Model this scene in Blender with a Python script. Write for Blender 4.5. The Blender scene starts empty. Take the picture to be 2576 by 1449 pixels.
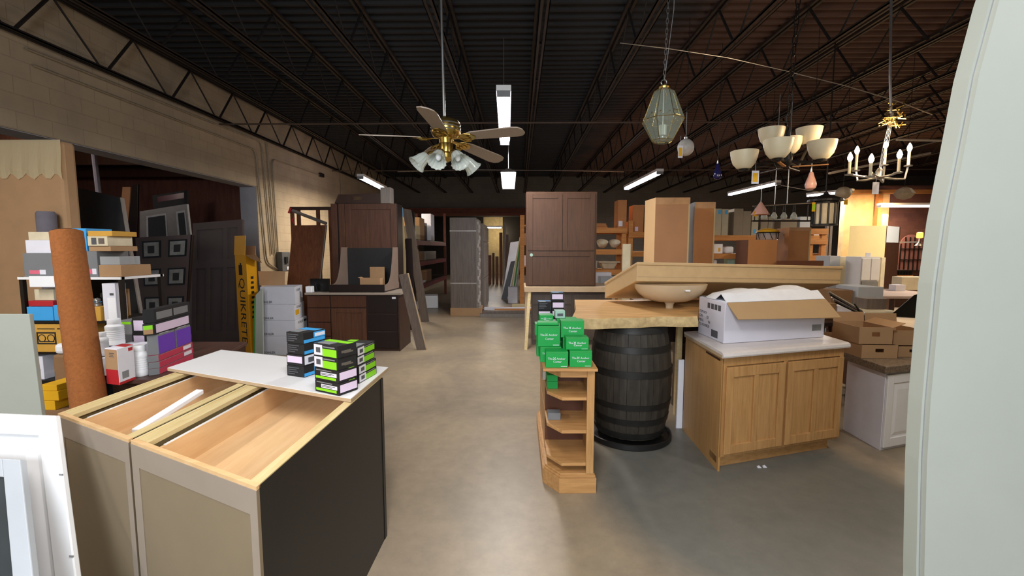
import bpy, math, random
from mathutils import Vector, Matrix
SC = bpy.context.scene
COL = SC.collection
random.seed(7)
PI = math.pi
# ---------------------------------------------------------------- camera model (2576 x 1449)
F, CX, CY, EYE = 1118.0, 1288.0, 724.5, 1.65
TH = math.atan(99.5 / F)
YAW = math.atan(17.0 / F)
cT, sT, cY, sY = math.cos(TH), math.sin(TH), math.cos(YAW), math.sin(YAW)
def ray(px, py):
    a = (px - CX) / F; b = -(py - CY) / F
    x, y, z = a, cT + b * sT, -sT + b * cT
    return x * cY - y * sY, x * sY + y * cY, z
def P(px, py, z):                       # where a pixel's ray meets the level z
    X, Y, Z = ray(px, py); t = (z - EYE) / Z
    return X * t, Y * t
def D(px, py, Yd):                      # where a pixel's ray meets the depth Yd: (x, z)
    X, Y, Z = ray(px, py); t = Yd / Y
    return X * t, EYE + Z * t
def P3(px, py, Yd):
    x, z = D(px, py, Yd); return (x, Yd, z)
cam_d = bpy.data.cameras.new('camera'); cam = bpy.data.objects.new('camera', cam_d); COL.objects.link(cam)
cam.location = (0, 0, EYE)
cam.rotation_euler = (PI / 2 - TH, 0, YAW)
cam_d.sensor_width = 36.0; cam_d.lens = 36.0 * F / 2576.0; cam_d.clip_start = .02; cam_d.clip_end = 200
SC.camera = cam
# ---------------------------------------------------------------- materials
def lin(h):
    if isinstance(h, str):
        c = [int(h[i:i + 2], 16) / 255 for i in (0, 2, 4)]
    else: c = [v / 255 for v in h]
    return tuple(v / 12.92 if v <= .04045 else ((v + .055) / 1.055) ** 2.4 for v in c) + (1,)
MATS = {}
def newmat(n):
    m = bpy.data.materials.new(n); m.use_nodes = True
    nt = m.node_tree; b = nt.nodes['Principled BSDF']; MATS[n] = m
    return m, nt, b
def nn(nt, t, **k):
    n = nt.nodes.new(t)
    for a, v in k.items():
        if a in n.inputs.keys(): n.inputs[a].default_value = v
        else: setattr(n, a, v)
    return n
def M(n, col, rough=.6, metal=0., amt=.12, sc=6., bump=0., st=(1, 1, 1), spec=.4, col2=None):
    """plain or mottled paint / plastic / paper: noise between two tones"""
    m, nt, b = newmat(n)
    c = lin(col); c2 = lin(col2) if col2 else tuple(v * (1 - amt * 2) for v in c[:3]) + (1,)
    b.inputs['Roughness'].default_value = rough; b.inputs['Metallic'].default_value = metal
    b.inputs['Specular IOR Level'].default_value = spec
    tc = nn(nt, 'ShaderNodeTexCoord'); mp = nn(nt, 'ShaderNodeMapping'); mp.inputs['Scale'].default_value = st
    nz = nn(nt, 'ShaderNodeTexNoise', Scale=sc, Detail=5.0, Roughness=.6)
    rp = nn(nt, 'ShaderNodeValToRGB'); rp.color_ramp.elements[0].position = .3; rp.color_ramp.elements[1].position = .7
    rp.color_ramp.elements[0].color = c2; rp.color_ramp.elements[1].color = c
    L = nt.links
    L.new(tc.outputs['Object'], mp.inputs['Vector']); L.new(mp.outputs['Vector'], nz.inputs['Vector'])
    L.new(nz.outputs['Fac'], rp.inputs['Fac']); L.new(rp.outputs['Color'], b.inputs['Base Color'])
    if bump:
        bp = nn(nt, 'ShaderNodeBump', Strength=bump, Distance=.01)
        L.new(nz.outputs['Fac'], bp.inputs['Height']); L.new(bp.outputs['Normal'], b.inputs['Normal'])
    return m
def W(n, c1, c2, st=(14, 14, 1.2), rough=.45, bump=.05, sc=2.5):
    """wood: noise stretched along the grain, over broad bands"""
    m, nt, b = newmat(n); L = nt.links
    b.inputs['Roughness'].default_value = rough; b.inputs['Specular IOR Level'].default_value = .35
    tc = nn(nt, 'ShaderNodeTexCoord'); mp = nn(nt, 'ShaderNodeMapping'); mp.inputs['Scale'].default_value = st
    nz = nn(nt, 'ShaderNodeTexNoise', Scale=sc, Detail=8.0, Roughness=.65, Distortion=.4)
    rp = nn(nt, 'ShaderNodeValToRGB'); e = rp.color_ramp.elements
    e[0].position = .32; e[0].color = lin(c2); e[1].position = .66; e[1].color = lin(c1)
    L.new(tc.outputs['Object'], mp.inputs['Vector']); L.new(mp.outputs['Vector'], nz.inputs['Vector'])
    L.new(nz.outputs['Fac'], rp.inputs['Fac']); L.new(rp.outputs['Color'], b.inputs['Base Color'])
    bp = nn(nt, 'ShaderNodeBump', Strength=bump, Distance=.004)
    L.new(nz.outputs['Fac'], bp.inputs['Height']); L.new(bp.outputs['Normal'], b.inputs['Normal'])
    return m
def EM(n, col, s):
    m, nt, b = newmat(n)
    b.inputs['Base Color'].default_value = lin(col); b.inputs['Emission Color'].default_value = lin(col)
    b.inputs['Emission Strength'].default_value = s
    return m
def GL(n, col, mix=.35, rough=.08):
    """thin lamp glass: partly clear, partly glossy"""
    m, nt, b = newmat(n); L = nt.links
    b.inputs['Base Color'].default_value = lin(col); b.inputs['Roughness'].default_value = rough
    b.inputs['Specular IOR Level'].default_value = .8
    tr = nn(nt, 'ShaderNodeBsdfTransparent'); tr.inputs['Color'].default_value = tuple(.5 + .5 * v for v in lin(col)[:3]) + (1,)
    mx = nn(nt, 'ShaderNodeMixShader'); mx.inputs['Fac'].default_value = mix
    out = nt.nodes['Material Output']
    L.new(tr.outputs[0], mx.inputs[1]); L.new(b.outputs[0], mx.inputs[2]); L.new(mx.outputs[0], out.inputs['Surface'])
    return m
# ---------------------------------------------------------------- geometry
def V(p): return (p[0], p[1], p[2])
class G:
    def __init__(s, fr=None): s.v = []; s.f = []; s.fr = fr
    def add(s, vs, fs):
        b = len(s.v)
        s.v += [tuple(s.fr(p)) if s.fr else tuple(p) for p in vs]
        s.f += [[b + i for i in f] for f in fs]
        return s
    def hexa(s, q):                      # 8 points: bottom ring (ccw), top ring
        return s.add(q, [(3, 2, 1, 0), (4, 5, 6, 7), (0, 1, 5, 4), (1, 2, 6, 5), (2, 3, 7, 6), (3, 0, 4, 7)])
    def box(s, x0, y0, z0, x1, y1, z1):
        x0, x1 = min(x0, x1), max(x0, x1); y0, y1 = min(y0, y1), max(y0, y1); z0, z1 = min(z0, z1), max(z0, z1)
        return s.hexa([(x0, y0, z0), (x1, y0, z0), (x1, y1, z0), (x0, y1, z0), (x0, y0, z1), (x1, y0, z1), (x1, y1, z1), (x0, y1, z1)])
    def ring(s, A, B):                   # prism between two matching polygons
        n = len(A)
        return s.add(list(A) + list(B), [tuple(range(n - 1, -1, -1)), tuple(range(n, 2 * n))] + [(i, (i + 1) % n, n + (i + 1) % n, n + i) for i in range(n)])
    def prism(s, poly, z0, z1): return s.ring([(x, y, z0) for x, y in poly], [(x, y, z1) for x, y in poly])
    def prismy(s, poly, y0, y1): return s.ring([(x, y0, z) for x, z in poly], [(x, y1, z) for x, z in poly])
    def prismx(s, poly, x0, x1): return s.ring([(x0, y, z) for y, z in poly], [(x1, y, z) for y, z in poly])
    def rect_ring(s, x0, z0, x1, z1, b, y0, y1, bt=None, bb=None):   # a frame in the xz plane
        bt = b if bt is None else bt; bb = b if bb is None else bb
        s.box(x0, y0, z0, x0 + b, y1, z1); s.box(x1 - b, y0, z0, x1, y1, z1)
        s.box(x0 + b, y0, z0, x1 - b, y1, z0 + bb); s.box(x0 + b, y0, z1 - bt, x1 - b, y1, z1)
        return s
    def tube(s, path, r, n=8, r1=None):
        path = [Vector(p) for p in path]; m = len(path); vs = []
        up = Vector((0, 0, 1))
        t0 = (path[1] - path[0]).normalized()
        a = t0.cross(up if abs(t0.z) < .95 else Vector((1, 0, 0))).normalized()
        for i, p in enumerate(path):
            t = (path[min(i + 1, m - 1)] - path[max(i - 1, 0)]).normalized()
            a = (a - t * a.dot(t)).normalized(); b = t.cross(a)
            rr = r if r1 is None else r + (r1 - r) * i / (m - 1)
            for k in range(n):
                w = 2 * PI * k / n
                vs.append(p + a * (math.cos(w) * rr) + b * (math.sin(w) * rr))
        fs = [(i * n + k, i * n + (k + 1) % n, (i + 1) * n + (k + 1) % n, (i + 1) * n + k) for i in range(m - 1) for k in range(n)]
        fs += [tuple(range(n - 1, -1, -1)), tuple((m - 1) * n + k for k in range(n))]
        return s.add(vs, fs)
    def lathe(s, prof, n=24, c=(0, 0, 0), ax=None, ph=0):
        """profile [(r, z)] spun about the axis ax (default z) through c"""
        q = Vector((0, 0, 1)).rotation_difference(Vector(ax)) if ax else None
        vs = []
        for r, z in prof:
            for k in range(n):
                w = 2 * PI * k / n + ph; p = Vector((r * math.cos(w), r * math.sin(w), z))
                if q: p = q @ p
                vs.append((p.x + c[0], p.y + c[1], p.z + c[2]))
        m = len(prof)
        fs = [(i * n + k, i * n + (k + 1) % n, (i + 1) * n + (k + 1) % n, (i + 1) * n + k) for i in range(m - 1) for k in range(n)]
        fs += [tuple(range(n - 1, -1, -1)), tuple((m - 1) * n + k for k in range(n))]
        return s.add(vs, fs)
    def ball(s, c, rx, ry=None, rz=None, n=16, m=10):
        ry = ry or rx; rz = rz or rx
        b = len(s.v); vs = []
        pr = [(max(.02, math.sin(PI * i / m)), -math.cos(PI * i / m)) for i in range(m + 1)]
        for r, z in pr:
            for k in range(n):
                w = 2 * PI * k / n; vs.append((c[0] + rx * r * math.cos(w), c[1] + ry * r * math.sin(w), c[2] + rz * z))
        fs = [(i * n + k, i * n + (k + 1) % n, (i + 1) * n + (k + 1) % n, (i + 1) * n + k) for i in range(m) for k in range(n)]
        fs += [tuple(range(n - 1, -1, -1)), tuple(m * n + k for k in range(n))]
        return s.add(vs, fs)
    def text(s, string, size, o, ux, uy, al='CENTER', th=.0008):
        cu = bpy.data.curves.new('t', 'FONT'); cu.body = string; cu.size = size; cu.align_x = al; cu.align_y = 'CENTER'; cu.resolution_u = 2
        ob = bpy.data.objects.new('t', cu); me = bpy.data.meshes.new_from_object(ob)
        o, ux, uy = Vector(o), Vector(ux).normalized(), Vector(uy).normalized(); nz = ux.cross(uy)
        n = len(me.vertices)
        f = lambda h: [tuple(o + ux * v.co.x + uy * v.co.y + nz * h) for v in me.vertices]
        fs = [tuple(p.vertices) for p in me.polygons]
        cnt = {}
        for q in fs:
            for i in range(len(q)):
                e = (q[i], q[(i + 1) % len(q)]); cnt[e] = 1
        side = [(a, b, b + n, a + n) for (a, b) in cnt if (b, a) not in cnt]
        s.add(f(0) + f(th), [tuple(reversed(q)) for q in fs] + [tuple(i + n for i in q) for q in fs] + side)
        bpy.data.objects.remove(ob); bpy.data.curves.remove(cu); bpy.data.meshes.remove(me)
        return s
    def build(s, name, mat, parent=None, loc=None, rz=0., bev=0., smooth=False, sub=0):
        me = bpy.data.meshes.new(name); me.from_pydata(s.v, [], s.f); me.validate(); me.update()
        me.materials.append(MATS[mat] if isinstance(mat, str) else mat)
        if smooth:
            me.polygons.foreach_set('use_smooth', [True] * len(me.polygons))
            try: me.set_sharp_from_angle(angle=math.radians(40))
            except Exception: pass
        o = bpy.data.objects.new(name, me); COL.objects.link(o)
        if parent: o.parent = parent
        if loc: o.location = loc
        if rz: o.rotation_euler = (0, 0, rz)
        if bev:
            bm = o.modifiers.new('bevel', 'BEVEL'); bm.width = bev; bm.segments = 2; bm.limit_method = 'ANGLE'; bm.angle_limit = math.radians(40)
        return o
def print_lines(g, fr, x0, x1, z0, z1, n, y=-.0014, t=.0006, frac=(.9, .7, .8, .55)):
    """rows of unreadable small print on a face: short thin bars"""
    dz = (z1 - z0) / n
    for k in range(n):
        a, b = x0, x0 + (x1 - x0) * frac[k % 4]; z = z1 - dz * (k + .75)
        q = [(a, y, z), (b, y, z), (b, y + t, z), (a, y + t, z), (a, y, z + dz * .45), (b, y, z + dz * .45), (b, y + t, z + dz * .45), (a, y + t, z + dz * .45)]
        g.hexa([fr(p) for p in q] if fr else q)
    return g
def tag(o, label, cat, group=None):
    o['label'] = label; o['category'] = cat
    if group: o['group'] = group
    return o
def thing(name, label, cat, loc=(0, 0, 0), rz=0., group=None):
    o = bpy.data.objects.new(name, None); COL.objects.link(o); o.location = loc; o.rotation_euler = (0, 0, rz)
    o.empty_display_size = .1
    return tag(o, label, cat, group)
def struct(o): o['kind'] = 'structure'; return o
def skew(u, v, o=(0, 0, 0)):
    return lambda p: (o[0] + u[0] * p[0] + v[0] * p[1], o[1] + u[1] * p[0] + v[1] * p[1], o[2] + p[2])
def unit(a, b):
    d = math.hypot(b[0] - a[0], b[1] - a[1]); return ((b[0] - a[0]) / d, (b[1] - a[1]) / d), d
def bx(name, label, cat, mat, loc, w, d, h, rz=0., bev=.003, group=None):
    """a carton-like thing: solid box, origin at its front left bottom corner"""
    return tag(G().box(0, 0, 0, w, d, h).build(name, mat, None, loc, rz, bev), label, cat, group)
def rest(x0, x1, yb, yt, z, Y=None):
    """front rectangle in pixels standing on level z -> (x, y, z), width, height"""
    if Y is None: _, Y = P((x0 + x1) / 2, yb, z)
    X0, _z = D(x0, yb, Y); X1, _z = D(x1, yb, Y); _x, zt = D((x0 + x1) / 2, yt, Y)
    return (X0, Y, z), X1 - X0, zt - z
def patch(par, name, mat, w, d, h, face, a0, b0, a1, b1, t=.0012):
    """thin label on one face of a w x d x h box, in fractions of that face"""
    g = G()
    if face == 'f': g.box(a0 * w, -t, b0 * h, a1 * w, 0, b1 * h)
    elif face == 'r': g.box(w, a0 * d, b0 * h, w + t, a1 * d, b1 * h)
    elif face == 'l': g.box(-t, a0 * d, b0 * h, 0, a1 * d, b1 * h)
    elif face == 't': g.box(a0 * w, b0 * d, h, a1 * w, b1 * d, h + t)
    return g.build(name, mat, par)
def words(par, name, mat, s, size, w, d, h, face, a, b, al='CENTER', up=None):
    t = .0014
    if face == 'f': o, ux, uy = (a * w, -t, b * h), (1, 0, 0), (0, 0, 1)
    elif face == 'r': o, ux, uy = (w + t, a * d, b * h), (0, 1, 0), (0, 0, 1)
    elif face == 'l': o, ux, uy = (-t, a * d, b * h), (0, -1, 0), (0, 0, 1)
    elif face == 't': o, ux, uy = (a * w, b * d, h + t), (1, 0, 0), (0, 1, 0)
    if up == 'down': ux, uy = tuple(-v for v in uy), ux          # reads from top to bottom
    return G().text(s, size, o, ux, uy, al).build(name, mat, par)
# ---------------------------------------------------------------- palette
M('black_paint', '1b1a1a', .45); M('black_matte', '1b1a1b', .75, amt=.15); M('black_gloss', '141414', .25)
M('white_paint', 'e9e9ea', .45, amt=.03); M('white_card', 'dcdce6', .7, amt=.03, sc=9); M('white_plastic', 'eef0f4', .35, amt=.02)
M('jamb_white', 'a0a59d', .5, amt=.03, sc=3); M('grey_paint', '8b8d90', .5); M('grey_card', '77797c', .7, amt=.06)
M('card', 'a98662', .85, amt=.06, sc=5); M('card_dark', '8d6b4b', .85, amt=.08, sc=5); M('card_amber', 'c9983f', .8, amt=.06); M('card_pink', 'b5835f', .85, amt=.06)
M('steel', 'a9a9a8', .35, .9, amt=.05); M('galv', '8d8c86', .5, .6, amt=.1); M('brass', 'b89a52', .25, .95, amt=.06); M('dark_metal', '2a2522', .45, .6)
M('joist_steel', '5d4a3e', .6, .25, amt=.15); M('truss_dark', '2a2321', .6, .2); M('rust', '6a3a2c', .8, amt=.2, sc=4)
M('green_box', '0b9640', .55, amt=.04); M('lime', '86d420', .5, amt=.03); M('sky_blue', '3d9fe0', .5, amt=.04)
M('lilac', 'd8c6de', .6, amt=.03); M('purple', '6b3bb5', .5, amt=.05); M('crimson', 'c03a54', .5, amt=.06); M('red', 'b3252c', .5, amt=.05); M('pink', 'e7708a', .6)
M('yellow', 'e6ae18', .6, amt=.05); M('ink', '1d1d20', .6); M('ink_grey', '55565c', .6); M('green_edge', '4f8f4a', .6); M('teal', '9fc3b4', .5)
M('foam', 'eceff6', .7, amt=.03, sc=12, bump=.1); M('wrap', 'b9b2ad', .18, amt=.15, sc=8); M('tape', 'cfc6b4', .3)
W('oak', 'c0935f', 'a67b4b', (16, 16, 1.3)); W('oak_h', 'c4955f', 'a97b4a', (1.3, 16, 16)); W('oak_side', 'bd915c', 'ad804c', (16, 16, 1.0), bump=.02)
W('maple', 'dcb98a', 'cba575', (2, 12, 12), bump=.02); W('pine', 'd6c394', 'c4ad79', (14, 1.2, 14), bump=.03); W('drawer_wood', 'e6c294', 'dab283', (10, 1.2, 10), bump=.02)
M('taupe_board', '85765f', .6, amt=.05, sc=4); M('taupe_rail', '978a7c', .6, amt=.04); M('edge_tan', 'b79f80', .6, amt=.06)
W('walnut', '5b3a28', '47291b', (14, 14, 1.1), .4, .03); W('walnut_dark', '3b2419', '2e1a12', (14, 14, 1.1), .4, .03); W('espresso', '221512', '190f0d', (14, 14, 1.1), .35, .02)
W('cherry', '6c4025', '542c18', (10, 10, 2), .4, .03); W('taupe_wood', '6e625a', '5a4f49', (14, 14, 1.0), .45, .03); W('grey_wood', '857c74', '736b64', (14, 14, 1.0), .5, .02)
W('orange_pine', 'c98c4e', 'ad6f38', (1.2, 14, 14), .6, .05); W('live_edge', 'd2a871', 'b98c55', (1.3, 9, 9), .5, .05); M('bark', 'c9ae7e', .8, amt=.2, sc=18, bump=.5)
W('barrel_wood', '3a342c', '24201b', (8, 8, 1.2), .65, .3); M('barrel_hoop', '2f2e2c', .5, .5, amt=.2, sc=9); W('plywood_red', '6b4238', '583329', (5, 5, .8), .7, .03)
M('carpet_roll', '9a5d2e', .95, amt=.14, sc=60, bump=.4); M('vanity', 'c6a77b', .5, amt=.05, sc=14); M('bowl', 'c2ab8c', .3, amt=.04); M('laminate', 'd9d2cf', .3, amt=.04, sc=30)
M('beige_cab', 'c9b68b', .55, amt=.03); M('tan_cab', 'b98a64', .6, amt=.05, sc=3); M('tan_edge', 'c69a70', .6); M('granite', '8a7764', .6, amt=.35, sc=60, bump=.4)
M('shade_cream', 'd8ccae', .4, amt=.05, sc=5); M('pink_glass', 'e5b3a6', .25, amt=.04); M('blue_glass', '20204f', .12); M('stone_glass', 'a1917c', .5, amt=.12, sc=14)
M('cream', 'd9cdb0', .5); M('blade', '9a8b7d', .5, amt=.05, st=(12, 2, 2)); M('rack_red', '7c2530', .5, amt=.1); M('plug_grey', '6d7072', .5, .3); M('fabric_grey', '6f6a73', .9)
EM('tube_white', 'f6f2ff', 9); EM('tube_cool', 'eef6ff', 9); EM('bulb_warm', 'ffd9a6', 40); EM('lantern_white', 'f2f7ff', 7); EM('glow_orange', 'ff9a45', 1.6)
GL('lamp_glass', 'c9d3c4', .22); GL('frost_glass', 'dfe6e0', .55, .2); GL('clear_plastic', 'd7dadd', .4, .1)
# ================================================================ the building
def floor_mat():
    m, nt, b = newmat('concrete_floor'); L = nt.links
    tc = nn(nt, 'ShaderNodeTexCoord')
    n1 = nn(nt, 'ShaderNodeTexNoise', Scale=.55, Detail=6.0, Roughness=.6, Distortion=.8)
    n2 = nn(nt, 'ShaderNodeTexNoise', Scale=9.0, Detail=8.0, Roughness=.7)
    r1 = nn(nt, 'ShaderNodeValToRGB'); e = r1.color_ramp.elements
    e[0].position = .35; e[0].color = lin('85796a'); e[1].position = .65; e[1].color = lin('a4937b')
    r2 = nn(nt, 'ShaderNodeValToRGB'); e = r2.color_ramp.elements
    e[0].position = .3; e[0].color = (.82, .82, .82, 1); e[1].position = .7; e[1].color = (1.06, 1.05, 1.03, 1)
    mx = nn(nt, 'ShaderNodeMixRGB', blend_type='MULTIPLY'); mx.inputs['Fac'].default_value = 1
    # the patch of greyer, older concrete between the shelf and the post
    sp = nn(nt, 'ShaderNodeSeparateXYZ'); mp = nn(nt, 'ShaderNodeMapping'); mp.inputs['Location'].default_value = (-1.3, -2.2, 0); mp.inputs['Scale'].default_value = (.8, .75, 1)
    gr = nn(nt, 'ShaderNodeTexGradient', gradient_type='SPHERICAL')
    mx2 = nn(nt, 'ShaderNodeMixRGB'); mx2.inputs['Color2'].default_value = lin('6d6c66')
    r3 = nn(nt, 'ShaderNodeValToRGB'); r3.color_ramp.elements[0].position = .02; r3.color_ramp.elements[1].position = .25
    L.new(tc.outputs['Object'], n1.inputs['Vector']); L.new(tc.outputs['Object'], n2.inputs['Vector']); L.new(tc.outputs['Object'], mp.inputs['Vector'])
    L.new(mp.outputs['Vector'], gr.inputs['Vector']); L.new(gr.outputs['Fac'], r3.inputs['Fac']); L.new(r3.outputs['Color'], mx2.inputs['Fac'])
    L.new(n1.outputs['Fac'], r1.inputs['Fac']); L.new(n2.outputs['Fac'], r2.inputs['Fac'])
    L.new(r1.outputs['Color'], mx2.inputs['Color1']); L.new(mx2.outputs['Color'], mx.inputs['Color1']); L.new(r2.outputs['Color'], mx.inputs['Color2'])
    L.new(mx.outputs['Color'], b.inputs['Base Color']); b.inputs['Roughness'].default_value = .38; b.inputs['Specular IOR Level'].default_value = .35
    bp = nn(nt, 'ShaderNodeBump', Strength=.06, Distance=.01); L.new(n2.outputs['Fac'], bp.inputs['Height']); L.new(bp.outputs['Normal'], b.inputs['Normal'])
floor_mat()
def block_mat(n, c1, c2, mort, ax, sc=2.46, stain='8d8172'):
    """painted concrete block; ax picks the wall's plane"""
    m, nt, b = newmat(n); L = nt.links
    tc = nn(nt, 'ShaderNodeTexCoord'); sp = nn(nt, 'ShaderNodeSeparateXYZ'); cb = nn(nt, 'ShaderNodeCombineXYZ')
    L.new(tc.outputs['Object'], sp.inputs[0]); L.new(sp.outputs[ax], cb.inputs[0]); L.new(sp.outputs['Z'], cb.inputs[1])
    br = nn(nt, 'ShaderNodeTexBrick'); br.inputs['Scale'].default_value = sc; br.inputs['Mortar Size'].default_value = .012
    br.inputs['Color1'].default_value = lin(c1); br.inputs['Color2'].default_value = lin(c2); br.inputs['Mortar'].default_value = lin(mort)
    br.inputs['Brick Width'].default_value = 1.0; br.inputs['Row Height'].default_value = .5
    nz = nn(nt, 'ShaderNodeTexNoise', Scale=.9, Detail=6.0, Roughness=.65); rp = nn(nt, 'ShaderNodeValToRGB')
    rp.color_ramp.elements[0].position = .42; rp.color_ramp.elements[1].position = .7; rp.color_ramp.elements[1].color = (.5, .5, .5, 1)
    mx = nn(nt, 'ShaderNodeMixRGB'); mx.inputs['Color2'].default_value = lin(stain)
    L.new(cb.outputs[0], br.inputs['Vector']); L.new(tc.outputs['Object'], nz.inputs['Vector']); L.new(nz.outputs['Fac'], rp.inputs['Fac'])
    L.new(rp.outputs['Color'], mx.inputs['Fac']); L.new(br.outputs['Color'], mx.inputs['Color1']); L.new(mx.outputs['Color'], b.inputs['Base Color'])
    b.inputs['Roughness'].default_value = .75
    bp = nn(nt, 'ShaderNodeBump', Strength=.25, Distance=.01); L.new(br.outputs['Fac'], bp.inputs['Height']); bp.invert = True; L.new(bp.outputs['Normal'], b.inputs['Normal'])
block_mat('block_cream', 'b8a68a', 'b3a186', 'a39178', 'Y')
block_mat('block_grey', '625a51', '5d554c', '524b43', 'X', 2.46, '4b443d')
block_mat('brick_red', '6a4438', '5a372e', '4a342d', 'X', 4.2, '4a302a')
WX = -5.9
def S(g, name, mat, **k): return struct(g.build(name, mat, **k))
S(G().box(-13, -4, -.1, 19, 30, 0), 'floor', 'concrete_floor')
YO = 10.07; ZL = 3.04
S(G().box(WX - .38, YO, 0, WX, 20.2, 4.95).box(WX - .38, 4.0, ZL, WX, YO, 4.95).box(WX - .38, -4, 0, WX, 4.0, 4.95), 'wall_left', 'block_cream')
M('jamb_blue', '9c9ca3', .7, amt=.08, sc=3)
S(G().box(WX - .38, YO - .012, 0, WX - .01, YO - .001, ZL).box(WX - .37, 4.0, ZL - .012, WX - .02, YO - .012, ZL - .001), 'trim_90', 'jamb_blue')
# roof deck: ribs run across the room
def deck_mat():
    # roof sheets: blue black over the middle, brown over the right hand bays is painted-in warm lamplight
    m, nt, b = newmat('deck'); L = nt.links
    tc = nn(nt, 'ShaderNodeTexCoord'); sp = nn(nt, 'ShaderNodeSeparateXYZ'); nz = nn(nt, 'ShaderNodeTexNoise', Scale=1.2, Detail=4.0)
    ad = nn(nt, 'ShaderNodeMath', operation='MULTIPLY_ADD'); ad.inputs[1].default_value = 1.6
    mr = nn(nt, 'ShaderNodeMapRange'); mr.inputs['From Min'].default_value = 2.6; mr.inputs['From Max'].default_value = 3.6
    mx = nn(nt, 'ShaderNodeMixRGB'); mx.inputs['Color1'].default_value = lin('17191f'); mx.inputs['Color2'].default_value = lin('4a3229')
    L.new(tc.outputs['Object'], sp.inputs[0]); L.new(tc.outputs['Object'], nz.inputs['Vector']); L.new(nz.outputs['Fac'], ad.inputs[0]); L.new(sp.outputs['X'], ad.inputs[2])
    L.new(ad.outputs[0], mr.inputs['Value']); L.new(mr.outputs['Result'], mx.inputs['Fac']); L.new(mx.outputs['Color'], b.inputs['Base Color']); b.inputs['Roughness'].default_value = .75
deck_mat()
def deck():
    g = G(); y = -4.; pts = []
    while y < 20.2:
        pts += [(y, 4.80), (y + .04, 4.86), (y + .11, 4.86), (y + .15, 4.80)]; y += .19
    vs, fs = [], []
    for i, (yy, z) in enumerate(pts): vs += [(WX - .4, yy, z), (19, yy, z)]
    for i in range(len(pts) - 1): fs.append((2 * i, 2 * i + 1, 2 * i + 3, 2 * i + 2))
    g.add(vs, fs); n = len(pts)
    g.box(WX - .4, -4, 4.93, 19, 20.2, 5.0)
    return g
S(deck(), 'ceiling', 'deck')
def joist(x, y0, y1, per=1.16, r=.011):
    g = G()
    for dx in (-.055, .018):
        g.box(x + dx, y0, 4.10, x + dx + .037, y1, 4.115); g.box(x + (dx if dx < 0 else dx + .027), y0, 4.10, x + (dx + .008 if dx < 0 else dx + .037), y1, 4.135)
        g.box(x + dx, y0, 4.745, x + dx + .037, y1, 4.785)
    w = G(); y = y0
    while y + per < y1:
        w.tube([(x, y, 4.745), (x, y + per * .52, 4.12)], r, 5); w.tube([(x, y + per * .60, 4.12), (x, y + per, 4.745)], r * 1.5, 5); y += per
    return g, w
k = 1
M('joist_web', '1d1918', .7); M('joist_brown', '352a23', .6, .2, amt=.15)
def put_joist(gw, mat, web):
    global k
    o = S(gw[0].build('trim_%d' % k, mat), '', '') if 0 else struct(gw[0].build('trim_%d' % k, mat)); gw[1].build('joist_web', web, o); k += 1
for i, X in enumerate([-4.42, -3.25, -2.08, -.91, .26, 1.43, 2.6, 3.77, 4.94, 6.11, 7.28, 8.45, 9.62, 10.8, 12.0]):
    put_joist(joist(X, -2, 20), 'joist_brown', 'joist_web')
put_joist(joist(WX + .16, -1.3, 20, 1.16, .014), 'truss_dark', 'truss_dark')
for yy in (8.9, 14.2):                                              # bridging rods across the joists
    S(G().box(WX, yy, 4.075, 13, yy + .03, 4.10), 'trim_%d' % k, 'joist_steel'); k += 1
# header over the passage at the far end, its rusty beam, and the rooms beyond
S(G().box(WX, 20, 3.42, .35, 20.3, 4.95).box(.35, 20, 0, 19, 20.3, 4.95), 'wall_back', 'block_grey')
S(G().box(WX, 19.7, 3.08, .35, 19.95, 3.2).box(WX, 19.8, 3.2, .35, 19.86, 3.36).box(WX, 19.7, 3.36, .35, 19.95, 3.42), 'trim_%d' % k, 'rust'); k += 1
M('far_cream', 'd8c08e', .8); M('far_dark', '2c2724', .8)
S(G().box(WX, 20.3, 3.6, 3, 28, 3.7).box(WX - .3, 20.3, 0, WX, 28, 3.7).box(2.7, 20.3, 0, 3, 28, 3.7).box(WX, 27.8, 0, -2.2, 28, 3.7).box(-1.0, 27.8, 0, 3, 28, 3.7), 'wall_far', 'far_dark')
S(G().box(-2.6, 28.6, 0, .5, 28.8, 3.7), 'wall_beyond', 'far_cream')
# back room seen through the big opening on the left
S(G().box(-13, 11.6, 0, WX - .4, 11.8, 3.9), 'wall_back_room', 'plywood_red')
S(G().box(-13, 3, 3.6, WX - .38, 11.8, 3.75), 'ceiling_back_room', 'black_matte')
for i in range(5):
    S(G().box(-13, 4.6 + 1.5 * i, 3.35, WX - .39, 4.68 + 1.5 * i, 3.6), 'trim_%d' % k, 'walnut_dark'); k += 1
S(G().box(-13, 3, 0, -12.9, 11.8, 3.75), 'wall_back_room_side', 'far_dark')
# right hand side far: brick end wall and the lit bay beside it
S(G().box(11.35, 14.2, 0, 19, 14.4, 3.6), 'wall_right_back', 'brick_red')
M('bay_cream', 'd9b27c', .7)
S(G().box(10.0, 13.95, 0, 11.34, 14.15, 3.3), 'wall_right_bay', 'bay_cream')
S(G().box(10.85, 13.75, 0, 10.98, 13.88, 3.3).box(9.9, 13.8, 3.3, 19, 13.9, 3.42), 'trim_%d' % k, 'orange_pine'); k += 1
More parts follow.
